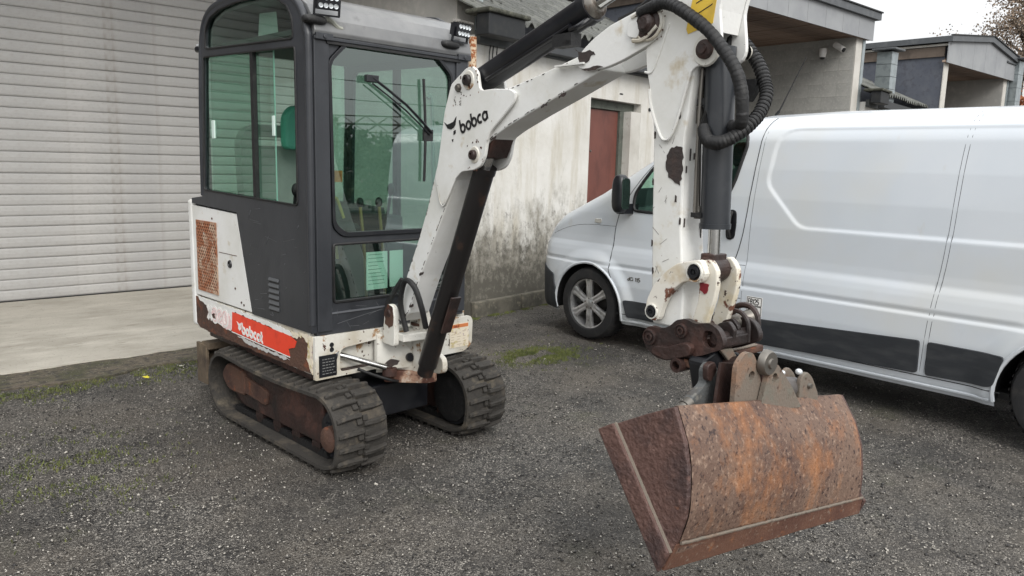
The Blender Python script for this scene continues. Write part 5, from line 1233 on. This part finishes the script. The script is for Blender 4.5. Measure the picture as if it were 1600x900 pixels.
# ---- hydraulic cylinders
P_(MB().cyl(BF(.213, .502, .065), BF(.655, 1.472, .065), .047, 28).cyl(BF(.648, 1.455, .065), BF(.66, 1.482, .065), .051, 28).cyl(BF(.19, .452, .065), BF(.213, .502, .065), .040, 28), 'boom_cylinder', BROWNCYL)
P_(MB().cyl(BF(.655, 1.47, .065), BF(.681, 1.528, .065), .026, 20), 'boom_cylinder_rod', CHROME)
P_(MB().box((.0, .0, 0), (.055, .012, .20), lambda a, b, c: BF(.33+c*.415+b*.9+.045, .72+c*.91-b*.4-.02, .03+a)), 'guard_plate', RUSTDARK, bevel=.003)
P_(MB().tube([BF(.12, .66, .0), BF(.10, .80, -.022), BF(.15, .92, -.028), BF(.225, .90, -.02), BF(.26, .80, .0), BF(.25, .70, .03)], .014, 8), 'hose_loop', BLACKR)
P_(MB().tube([BF(-.04, .70, .12), BF(-.06, .80, .13), BF(.02, .95, .14), BF(.08, 1.1, .14)], .016, 8).tube([BF(-.08, .66, .02), BF(-.10, .76, .02), BF(-.02, .90, .06)], .014, 8), 'hydraulic_hose', BLACKR)
# dipper cylinder on top of the boom
ca, cb = BF(.63, 1.842, .065), BF(1.262, 2.050, .065); dc_ = (cb-ca).normalized()
dcy = P_(MB().cyl(ca-dc_*.03, cb, .053, 32).cyl(cb-dc_*.02, cb+dc_*.022, .057, 32), 'dipper_cylinder', BLACKP)
P_(MB().cyl(cb, ca+dc_*1.16, .025, 24), 'cylinder_rod', CHROME, dcy)
P_(MB().lathe(cb, dc_, [(.0, .05), (.034, .05), (.045, .04), (.050, .02)], 24), 'gland_nut', STEEL, dcy)
P_(MB().tube([BF(.72, 1.835, .015), BF(.95, 1.905, .012), BF(1.22, 1.99, .012)], .0085, 8).tube([BF(1.22, 1.975, .012), BF(1.27, 1.985, .012), BF(1.285, 2.01, .04)], .010, 8), 'hydraulic_line', BLACKP)
P_(MB().box((1.14, .0, 1.92), (1.24, .05, 1.965), lambda a, b, c: BF(a, c+.0, b)).box((1.20, .0, 1.925), (1.23, .06, 1.94), lambda a, b, c: BF(a, c, b)), 'line_clamp', BLACKR)
P_(MB().tube([BF(1.42, 1.99, .06), BF(1.50, 2.0, .04), BF(1.58, 2.03, .03), BF(1.66, 2.05, .02)], .012, 8).tube([BF(1.30, 1.95, .10), BF(1.42, 1.985, .09)], .006, 6), 'hydraulic_line', BLACKR)
# ---- stick
SLf = [(1.590, 1.93), (1.596, 1.88), (1.604, 1.81), (1.623, 1.74), (1.641, 1.595), (1.655, 1.30), (1.668, 1.10), (1.680, .985)]
SRt = [(1.80, 1.93), (1.80, 1.88), (1.79, 1.81), (1.785, 1.74), (1.768, 1.595), (1.775, 1.30), (1.80, 1.10), (1.80, .985)]
stick = P_(ribbon(MB(), SLf, SRt, bfm, .008, .122), 'stick', WHITE, bevel=.006)
Sp = [(1.625, 2.02), (1.597, 1.93), (1.596, 1.882), (1.604, 1.812), (1.623, 1.747), (1.630, 1.70), (1.66, 1.63), (1.690, 1.585), (1.715, 1.590), (1.735, 1.63), (1.768, 1.73), (1.782, 1.785), (1.80, 1.802), (1.846, 1.806), (1.881, 1.825), (1.892, 1.85), (1.885, 1.90), (1.875, 1.96), (1.93, 2.20), (1.80, 2.28), (1.70, 2.28), (1.66, 2.12)]
Sp = round_poly(Sp, .014, 2)
for d0, d1 in ((-.002, .010), (.120, .134)): P_(MB().prism(Sp, d0, d1, bfm), 'stick_head', WHITE, stick, bevel=.003)
P_(MB().prism([(1.63, 2.02), (1.80, 1.96), (1.86, 1.90), (1.87, 1.96), (1.925, 2.20), (1.80, 2.27), (1.70, 2.27)], .012, .118, bfm), 'head_core', WHITE, stick)
P_(MB().tube([BF(a, b, -.003) for a, b in [(1.623, 1.745), (1.63, 1.70), (1.66, 1.63), (1.683, 1.592), (1.70, 1.584), (1.717, 1.592), (1.737, 1.63), (1.768, 1.73), (1.785, 1.79)]], .0045, 6), 'weld_bead', WHITE, stick); P_(MB().tube([BF(a, b, -.003) for a, b in [(1.60, 1.80), (1.63, 1.80), (1.66, 1.86), (1.69, 1.94)]], .004, 6), 'weld_bead', WHITE, stick)
P_(MB().lathe(BF(1.839, 1.848, -.002), -N_, [(.0, .006), (.046, .006), (.05, 0)], 26), 'pin_boss', WHITE2, stick); P_(MB().lathe(BF(1.839, 1.848, -.008), -N_, [(0, .022), (.014, .022), (.016, .016), (.024, .014), (.028, .012), (.029, 0)], 22), 'pivot_pin', RUSTDARK, stick)
P_(MB().lathe(BF(1.875, 1.85, .134), N_, [(0, .02), (.02, .02), (.026, 0)], 16), 'pivot_pin', WHITE2, stick)
ys = P_(MB().prism([(1.775, 2.0), (1.758, 1.915), (1.765, 1.900), (1.855, 1.922), (1.872, 2.06), (1.80, 2.10)], -.0035, -.002, bfm), 'warning_sticker', YELLOW, stick)
yl = MB(); letters(yl, 'E', lambda a, b, d: BF(1.80+a, 1.915+b, -.0036-d), 0, 0, .016, .22, 0, .001, rot=20); yl.prism([(1.79, 1.985), (1.845, 2.005), (1.846, 2.008), (1.79, 1.988)], -.0046, -.0035, bfm).prism([(1.80, 1.955), (1.85, 1.975), (1.851, 1.978), (1.80, 1.958)], -.0046, -.0035, bfm); P_(yl, 'sticker_print', INK, ys)
chip = [(1.698, 1.515), (1.705, 1.545), (1.72, 1.562), (1.748, 1.567), (1.766, 1.56), (1.768, 1.50), (1.762, 1.445), (1.74, 1.447), (1.715, 1.468), (1.703, 1.49)]
bchip(chip, .004, 7, stick, .0075)
for k, (a, b) in enumerate([(1.648, 1.60), (1.745, 1.66), (1.650, 1.45), (1.66, 1.25), (1.748, 1.40), (1.67, 1.16), (1.77, 1.33)]): bchip([(a-.003, b-.012), (a+.003, b-.01), (a+.003, b+.01), (a-.003, b+.012)], .0015, 50+k, stick, .0075, step=.005)
sm = MB()
for k in range(16):
    z = random.uniform(1.1, 1.7); y0 = 1.64+(1.7-z)*.03; 
    p0 = Vector((random.uniform(.0, .1), z)); x_ = random.uniform(.02, .11)
    sm.tube([BF(y0+p0.x, z, .0078), BF(y0+p0.x+random.uniform(-.02, .03), z+random.uniform(-.03, .03), .0078)], .0007, 4, sub=1)
P_(sm, 'scratches', STEEL, stick)
fc = MB()
for k in range(9):
    z = random.uniform(1.15, 1.72); s_ = 1.79+(1.7-z)*(-.03); p = random.uniform(.02, .11); h_ = random.uniform(.006, .022)
    fc.box((-.003, 0, -h_), (.003, .0012, h_), lambda a, b, c, z=z, p=p: BF(interp(z, [(1.10, 1.801), (1.30, 1.776), (1.595, 1.769), (1.74, 1.786)])+b, z+c, p+a))
P_(fc, 'paint_chip', CHIP, stick)
# bucket cylinder with its pipework
kc = P_(MB().cyl(BF(1.841, 1.86, .065), BF(1.862, 1.318, .065), .046, 30).cyl(BF(1.8615, 1.328, .065), BF(1.862, 1.312, .065), .049, 30), 'bucket_cylinder', mat('dark_grey_barrel', (40, 43, 47), .32, layers=((8, (54, 56, 59), .5, .7),)))
P_(MB().cyl(BF(1.862, 1.318, .065), BF(1.866, 1.19, .065), .020, 20), 'cylinder_rod', CHROME, kc)
P_(MB().tube([BF(1.788, 1.80, .05), BF(1.790, 1.62, .05), BF(1.80, 1.45, .05), BF(1.808, 1.37, .045)], .0075, 8).tube([BF(1.800, 1.80, .035), BF(1.802, 1.60, .03), BF(1.808, 1.36, .03)], .006, 8), 'steel_line', STEEL, kc)
for (a, b, h) in ((1.788, 1.75, .03), (1.789, 1.71, .02), (1.790, 1.66, .025), (1.806, 1.36, .02)): P_(MB().cyl(BF(a, b-h, .05), BF(a, b+h, .05), .013, 6), 'pipe_fitting', STEEL, kc)
P_(MB().box((1.80, .02, 1.345), (1.84, .06, 1.36), lambda a, b, c: BF(a, c, b)).box((1.79, .03, 1.69), (1.82, .06, 1.71), lambda a, b, c: BF(a, c, b)), 'line_bracket', BLACKR, kc)
def hose(pts, r_, name='wrapped_hose', fat=1.13):
    mb = MB(); mb.tube(pts, r_, 10, sub=18, rfun=lambda t: 1+.05*mnoise.noise(Vector((t*60, 0, 0)))+.10*mnoise.noise(Vector((t*16, 3, 0)))); h_ = P_(mb, name, BLACKR)
    wr = MB(); L = [v for v in mb.v]; n_ = len(L)//10
    for k in range(3, n_-3, 4):      # overlapping tape wraps, each a slanted raised band
        c = sum((L[k*10+i] for i in range(10)), Vector())/10; c2 = sum((L[(k+3)*10+i] for i in range(10)), Vector())/10
        vs = [c+(L[k*10+i]-c)*1.0 for i in range(10)]+[c2+(L[(k+3)*10+i]-c2)*fat for i in range(10)]+[c2+(L[(k+3)*10+i]-c2)*.98 for i in range(10)]
        wr.add(vs, [(i, (i+1) % 10, 10+(i+1) % 10, 10+i) for i in range(10)]+[(10+i, 10+(i+1) % 10, 20+(i+1) % 10, 20+i) for i in range(10)], True)
    w2 = P_(wr, 'tape_wrap', BLACKR, h_); w2['kind'] = 'stuff'; return h_
hose([BF(1.581, 1.982, -0.020), BF(1.673, 1.997, -0.030), BF(1.731, 1.983, -0.035), BF(1.803, 1.942, -0.040), BF(1.870, 1.894, -0.040), BF(1.924, 1.835, -0.035), BF(1.965, 1.779, -0.030), BF(1.982, 1.722, -0.020), BF(1.984, 1.666, -0.010), BF(1.976, 1.631, 0.000), BF(1.931, 1.619, 0.040), BF(1.867, 1.638, 0.090), BF(1.828, 1.668, 0.120)], .0185, fat=1.05)
hose([BF(1.822, 1.938, 0.150), BF(1.839, 1.903, 0.160), BF(1.878, 1.857, 0.160), BF(1.913, 1.812, 0.160), BF(1.944, 1.760, 0.150), BF(1.966, 1.716, 0.130), BF(1.975, 1.665, 0.090), BF(1.977, 1.627, 0.040), BF(1.959, 1.594, 0.000), BF(1.928, 1.575, -0.020), BF(1.884, 1.576, -0.015), BF(1.852, 1.595, 0.000), BF(1.830, 1.620, 0.020)], .0185)
P_(MB().prism(round_poly([(1.86, 1.77), (1.93, 1.77), (1.92, 1.73), (1.90, 1.70)], .008, 2), .135, .16, bfm), 'hose_bracket', BLACKR)
# ---- linkage
ko = [(1.880, 1.222), (1.846, 1.214), (1.792, 1.200), (1.746, 1.168), (1.699, 1.117), (1.674, 1.063), (1.672, 1.02), (1.70, .998), (1.728, 1.005), (1.738, 1.043), (1.753, 1.079), (1.780, 1.113), (1.818, 1.144), (1.847, 1.150), (1.885, 1.148), (1.905, 1.18)]
ko = round_poly(ko, .012, 2)
for d0, d1 in ((-.022, .004), (.134, .156)): 
    lk = P_(MB().prism(ko, d0, d1, bfm), 'link_arm', mat('stained_link_paint2', (214, 210, 200), .55, layers=((8, (190, 176, 150), .52, .68), (15, (110, 70, 54), .585, .62, 9, .8), (44, (58, 40, 34), .64, .66))), bevel=.003)
for (s, z) in ((1.864, 1.181), (1.702, 1.031)):
    q_ = 1.0 if s > 1.8 else .82
    P_(MB().lathe(BF(s, z, -.022), -N_, [(0, .010), (.004*q_, .010), (.006*q_, .006), (.010*q_, .006), (.011*q_, .012), (.019*q_, .012), (.021*q_, .004), (.025*q_, .004), (.026*q_, 0)], 22), 'link_pin', BLACKP); P_(MB().pipe(BF(s, z, -.022), BF(s, z, -.030), .030*q_, .026*q_), 'pin_ring', WHITE2)
P_(MB().cyl(BF(1.866, 1.185, -.02), BF(1.866, 1.185, .155), .024, 16), 'cross_pin', RUSTDARK)
P_(MB().pipe(BF(1.866, 1.185, .025), BF(1.866, 1.185, .105), .040, .02).box((1.84, .03, 1.19), (1.89, .10, 1.235), lambda a, b, c: BF(a, c, b)), 'rod_clevis', RUSTDARK, bevel=.004)
li = round_poly([(1.90, 1.222), (1.925, 1.19), (1.928, 1.142), (1.920, 1.096), (1.90, 1.026), (1.885, .97), (1.84, .97), (1.845, 1.03), (1.862, 1.086), (1.862, 1.134), (1.845, 1.17), (1.858, 1.215)], .012, 2)
for d0, d1 in ((.004, .026), (.108, .132)): P_(MB().prism(li, d0, d1, bfm), 'bucket_link', mat('stained_link_paint', (206, 201, 188), .55, layers=((7, (190, 176, 144), .50, .66), (13, (104, 66, 50), .565, .60, 9, .8), (40, (58, 40, 34), .62, .64))), bevel=.004)
P_(MB().prism(ragged([(1.868, 1.150), (1.90, 1.145), (1.90, 1.125), (1.885, 1.112), (1.87, 1.125)], .003, .008, 3), .0005, .0035, bfm), 'red_paint_smear', mat('dark_red_smear', (120, 26, 34), .5))
# ---- quick coupler
cp = round_poly([(1.677, .952), (1.703, .985), (1.749, .983), (1.789, .997), (1.815, 1.024), (1.854, 1.034), (1.885, 1.024), (1.944, 1.036), (1.977, 1.021), (1.996, .989), (1.994, .966), (1.925, .932), (1.785, .885), (1.743, .885), (1.695, .910)], .014, 3)
cpl = P_(MB().prism(cp, -.038, -.016, bfm, holes=[round_poly([(1.918, .975), (1.925, 1.010), (1.95, 1.014), (1.975, .995), (1.97, .965), (1.935, .955)], .01, 2)]), 'quick_coupler', RUSTDARK, bevel=.004)
P_(MB().prism(cp, .15, .172, bfm), 'coupler_plate', RUSTDARK, cpl, bevel=.004)
P_(MB().prism(round_poly([(1.735, .905), (1.75, .93), (1.80, .935), (1.87, .965), (1.895, .955), (1.89, .925), (1.80, .892)], .012, 3), -.060, -.036, bfm), 'coupler_rib', RUSTDARK, cpl, bevel=.008)
for (s, z, r_) in ((1.713, .949, .024), (1.839, .993, .021)):
    P_(MB().lathe(BF(s, z, -.038), -N_, [(0, .004), (.007, .004), (.008, .010), (r_*.55, .010), (r_*.6, .004), (r_*.9, .004), (r_*.95, .009), (r_*1.1, .008), (r_*1.12, 0)], 18), 'coupler_pin', RUSTDARK, cpl); P_(MB().cyl(BF(s, z, -.03), BF(s, z, .165), .020, 16), 'pin_bar', RUSTDARK, cpl)
P_(MB().cyl(BF(1.945, .985, -.012), BF(1.945, .985, .152), .018, 20), 'hook_bar', RUSTDARK, cpl)
P_(MB().prism(round_poly([(1.90, .95), (1.91, 1.02), (1.95, 1.035), (1.975, 1.01), (1.965, .95)], .012, 3), .045, .062, bfm), 'coupler_web', RUSTDARK, cpl, bevel=.003); P_(MB().prism(round_poly([(1.88, .95), (1.89, 1.02), (1.93, 1.035), (1.955, 1.01), (1.945, .95)], .012, 3), .095, .112, bfm), 'coupler_web', RUSTDARK, cpl, bevel=.003)
P_(MB().box((1.74, .0, .90), (1.97, .13, .935), lambda a, b, c: BF(a, c+(a-1.74)*.25, b)), 'coupler_body', RUSTDARK, cpl, bevel=.006)
fc_ = MB()
for k in range(10):
    a_ = R(20+k*15); 
fr_ = [(1.93, .99), (1.915, 1.045), (1.935, 1.085), (1.98, 1.09), (2.01, 1.06), (2.015, 1.0)]
P_(MB().tube([BF(a-.06, b-.03, .20) for a, b in fr_], .010, 8), 'coupler_hoop', RUSTDARK, cpl); P_(MB().tube([BF(a-.05, b-.04, .135) for a, b in fr_], .008, 8), 'coupler_hoop', RUSTDARK, cpl)
P_(MB().cyl(BF(1.89, 1.0, .14), BF(1.93, 1.03, .20), .026, 16), 'lock_cylinder', STEEL, cpl); P_(MB().blob(BF(1.91, 1.01, .21), (.022, .022, .03)), 'lock_end', mat('shiny_worn_steel', (190, 190, 186), .25, .9), cpl); P_(MB().cyl(BF(1.93, .95, .19), BF(1.93, 1.01, .20), .010, 10), 'bronze_pin', mat('bronze_pin', (178, 128, 84), .5, .4), cpl)
# tilt frame under the coupler
tb = P_(MB().pipe(BF(1.845, .886, -.065), BF(1.845, .886, .04), .023, .014, 20), 'tilt_frame', RUSTDARK)
P_(MB().box((-.035, .0, -.012), (.035, .40, .012), lambda a, b, c: BF(1.85+a, .894+c, -.045+b)), 'top_bar', RUST, tb, bevel=.006)
P_(MB().box((-.036, .19, .013), (.036, .36, .020), lambda a, b, c: BF(1.85+a, .894+c, -.045+b)), 'wear_pad', EARS, tb, bevel=.003)
# ---- bucket frame of reference, tilted 7.5 degrees to the machine's left
T_ = R(7.45); Wv = Vector((math.cos(R(-6))*math.cos(T_), math.sin(R(-6))*math.cos(T_), -math.sin(T_))); Uv = D_.copy(); Vv = Wv.cross(Uv); Vv = -Vv if Vv.z < 0 else Vv
BP = Vector((-.813, -2.620, .476))
def KF(u, v, w): return BP+Uv*u+Vv*v+Wv*w
# hinge body hanging below the frame
em = lambda u: (lambda a, b, d: KF(u+d, b, a))
P_(MB().prism(round_poly([(.335, .49), (.42, .53), (.53, .515), (.56, .44), (.56, .35), (.40, .35)], .02, 3), -.03, .03, em(-.25)), 'hinge_body', BLACKP, tb, bevel=.006)
P_(MB().cyl(KF(-.30, .47, .47), KF(-.12, .47, .47), .040, 24), 'hinge_tube', RUSTDARK, tb)
P_(MB().prism([(.385, .53), (.45, .535), (.52, .475), (.50, .455)], 0, .014, em(-.215)), 'hinge_web', EARS, tb, bevel=.004)
P_(MB().prism(round_poly([(.262, .355), (.275, .385), (.335, .425), (.322, .47), (.35, .495), (.40, .46), (.455, .39), (.48, .345)], .018, 3), 0, .03, em(-.225)), 'hinge_arm', mat('grey_cast2', (84, 86, 86), .7, layers=((14, (66, 58, 52), .5, .66), (30, (118, 116, 110), .58, .7)), bump=(60, .5)), tb, bevel=.008)
P_(MB().prism(round_poly([(.318, .44), (.306, .485), (.34, .50), (.36, .47), (.335, .435)], .012, 2), 0, .02, em(-.20)), 'hinge_cheek', RUSTDARK, tb, bevel=.004)
for k in range(3): P_(MB().cyl(KF(-.20, .335+.012*k, .20+k*.025), KF(-.20, .347+.012*k, .222+k*.025), .014+.003*k, 12), 'hinge_stub', STEEL, tb)
# bucket shell
near = [(-.271, .286), (-.217, .322), (-.120, .375), (-.035, .417), (.012, .338), (.036, .268), (.046, .20), (.046, .150), (.032, .085), (.024, .060), (.0, .0)]
far_t = [(-.30, .25), (-.26, .285), (-.19, .335), (-.125, .381), (-.062, .300), (-.028, .225), (-.014, .160), (-.008, .115), (-.006, .060), (-.004, .035), (.0, .0)]
BW = 1.035
def shell_pt(i, t): a, b = near[i], far_t[i]; return (a[0]+(b[0]-a[0])*t, a[1]+(b[1]-a[1])*t)
bk = MB(); nw = 40; idx = list(range(3, 11)); vs = []
prof = []
for k, i in enumerate(idx[:-1]):      # refine the curved back
    for j in range(3): prof.append((i, j/3))
prof.append((10, 0))
def pp_(i, f, t):
    a = Vector(shell_pt(i, t)); 
    if f == 0: return a
    b = Vector(shell_pt(i+1, t)); p0 = Vector(shell_pt(max(i-1, 3), t)); p3 = Vector(shell_pt(min(i+2, 10), t)) if i < 8 else b
    if i >= 8: return a.lerp(b, f)
    return .5*((2*a)+(b-p0)*f+(2*p0-5*a+4*b-p3)*f*f+(3*a-p0-3*b+p3)*f**3)
nt_ = len(prof)
for th in (0, .012):
    for j in range(nw+1):
        t = j/nw
        for (i, f) in prof:
            p = pp_(i, f, t); dent = .0022*mnoise.noise(Vector((p.x*9, p.y*9, t*7)))
            lip = .0
            if i >= 9: lip = .004
            vs.append(KF(p.x-th+dent+lip, p.y-th*.15, BW*t))
m1 = (nw+1)*nt_
fs = [(j*nt_+i, j*nt_+i+1, (j+1)*nt_+i+1, (j+1)*nt_+i) for j in range(nw) for i in range(nt_-1)]
bk.add(vs, fs, True); bk.add(vs, [tuple(m1+i for i in f) for f in fs], True)
edge = [(j*nt_, (j+1)*nt_, m1+(j+1)*nt_, m1+j*nt_) for j in range(nw)]+[(j*nt_+nt_-1, (j+1)*nt_+nt_-1, m1+(j+1)*nt_+nt_-1, m1+j*nt_+nt_-1) for j in range(nw)]
bk.add(vs, edge)
bucket = P_(bk, 'bucket', BUCKET)
P_(MB().prism(near, -.016, .0, lambda a, b, d: KF(a, b, d)), 'side_plate', BUCKETSIDE, bucket, bevel=.003)
P_(MB().prism([(a, b) for a, b in far_t], BW, BW+.014, lambda a, b, d: KF(a, b, d)), 'side_plate', BUCKETSIDE, bucket, bevel=.003)
# cutter bars along the side edges and the lip
P_(MB().prism([(-.276, .290), (-.222, .322), (.022, .050), (-.003, -.012)], -.030, -.014, lambda a, b, d: KF(a, b, d)), 'side_cutter', BUCKETSIDE, bucket, bevel=.005)
P_(MB().prism([(-.305, .25), (-.255, .285), (.012, .04), (-.003, -.006)], BW+.012, BW+.026, lambda a, b, d: KF(a, b, d)), 'side_cutter', BUCKETSIDE, bucket, bevel=.005)
lip = MB()
for j in range(24):
    t0, t1 = j/24, (j+1)/24
q = [(.033, .076), (.004, -.008), (-.012, -.004), (.012, .072)]; q2 = [(.005, .050), (.003, -.008), (-.012, -.004), (-.012, .045)]
vs = []; nn = 24
for j in range(nn+1):
    t = j/nn; dv = .0025*mnoise.noise(Vector((t*9, 3, 1)))
    for k in range(4): a, b = q[k], q2[k]; vs.append(KF(a[0]+(b[0]-a[0])*t, a[1]+(b[1]-a[1])*t+(dv if k in (1, 2) else 0), -.012+(BW+.02)*t))
lip.add(vs, [(j*4+k, j*4+(k+1) % 4, (j+1)*4+(k+1) % 4, (j+1)*4+k) for j in range(nn) for k in range(4)]+[(0, 1, 2, 3), (nn*4+3, nn*4+2, nn*4+1, nn*4)])
P_(lip, 'cutting_edge', mat('worn_lip_rust', (100, 70, 56), .55, layers=((5, (84, 56, 46), .45, .62), (12, (150, 96, 58), .6, .72, 8), (60, (130, 112, 98), .6, .68, 6)), bump=(90, .6, .004)), bucket, bevel=.003)
P_(MB().tube([KF(.036+(.007-.036)*t, .078+(.052-.078)*t+.002*mnoise.noise(Vector((t*40, 0, 0))), BW*t) for t in np.linspace(0, 1, 60)], .0045, 6, sub=1), 'weld_bead', EARS, bucket)
P_(MB().tube([KF(a, b, -.018) for a, b in [(-.222, .322), (-.10, .186), (.022, .050)]], .005, 6, sub=8), 'weld_bead', EARS, bucket)
# top plate of the shell towards the hinge
tp = MB(); A_ = [near[0], near[3]]; vs = [KF(*shell_pt(3, 0), 0), KF(*shell_pt(3, 1), BW), KF(*shell_pt(0, 1), BW), KF(*shell_pt(0, 0), 0)]; vs += [v-Vv*.012 for v in vs]
tp.add(vs, [(0, 1, 2, 3), (7, 6, 5, 4), (0, 4, 5, 1), (1, 5, 6, 2), (2, 6, 7, 3), (3, 7, 4, 0)]); P_(tp, 'top_plate', RUSTDARK, bucket)
# ears: two lobed plates facing the front, round boss, tilt cylinder and lug
em = lambda u: (lambda a, b, d: KF(u+d, b, a))
h1 = circ((.401, .474), .015, 14); h2 = circ((.494, .470), .015, 14)
e1 = round_poly([(.335, .37), (.318, .507), (.352, .545), (.392, .545), (.43, .50), (.50, .37)], .02, 3)
e2 = round_poly([(.44, .37), (.452, .46), (.475, .515), (.500, .512), (.60, .44), (.675, .37)], .016, 3)
P_(MB().prism(e1, 0, .016, em(-.105), holes=[h1]), 'hinge_ear', EARS, bucket, bevel=.003)
P_(MB().prism(e2, 0, .016, em(-.085), holes=[h2]), 'hinge_ear', EARS, bucket, bevel=.003)
P_(MB().box((-.13, .38, .33), (-.12, .52, .64), lambda a, b, c: KF(a-.03, b-.02*abs(c-.45)*8, c)), 'ear_back', RUSTDARK, bucket)
P_(MB().lathe(KF(-.085, .516, .452), Uv, [(0, .028), (.014, .028), (.016, .022), (.034, .022), (.038, .016), (.040, 0)], 22), 'tilt_pin', STEEL, bucket)
P_(MB().cyl(KF(-.14, .425, .56), KF(-.14, .415, .735), .034, 24), 'tilt_cylinder', mat('grey_primer_barrel', (84, 80, 78), .5, layers=((12, (110, 90, 76), .52, .68),)), bucket)
P_(MB().prism(round_poly([(.715, .34), (.700, .455), (.735, .478), (.775, .455), (.83, .395), (.83, .34)], .016, 3), 0, .016, em(-.115)), 'cylinder_lug', EARS, bucket, bevel=.003); P_(MB().lathe(KF(-.099, .43, .755), Uv, [(0, .010), (.008, .010), (.010, 0)], 10), 'lug_bolt', STEEL, bucket)
P_(MB().prism(round_poly([(.715, .34), (.700, .455), (.735, .478), (.775, .455), (.83, .395), (.83, .34)], .016, 3), 0, .014, em(-.18)), 'cylinder_lug', EARS, bucket, bevel=.003)
P_(MB().blob(KF(-.11, .475, .70), (.012, .012, .010)).blob(KF(-.13, .468, .64), (.008, .008, .008)), 'grease_nipple', LENS, bucket)
# shading: flat faces stay flat, lathed parts are smooth
for o in bpy.data.objects:
    if o.type == 'MESH' and o.name.startswith('roof') and o.parent == EXC: 
        o.data.polygons.foreach_set('use_smooth', [False]*len(o.data.polygons))
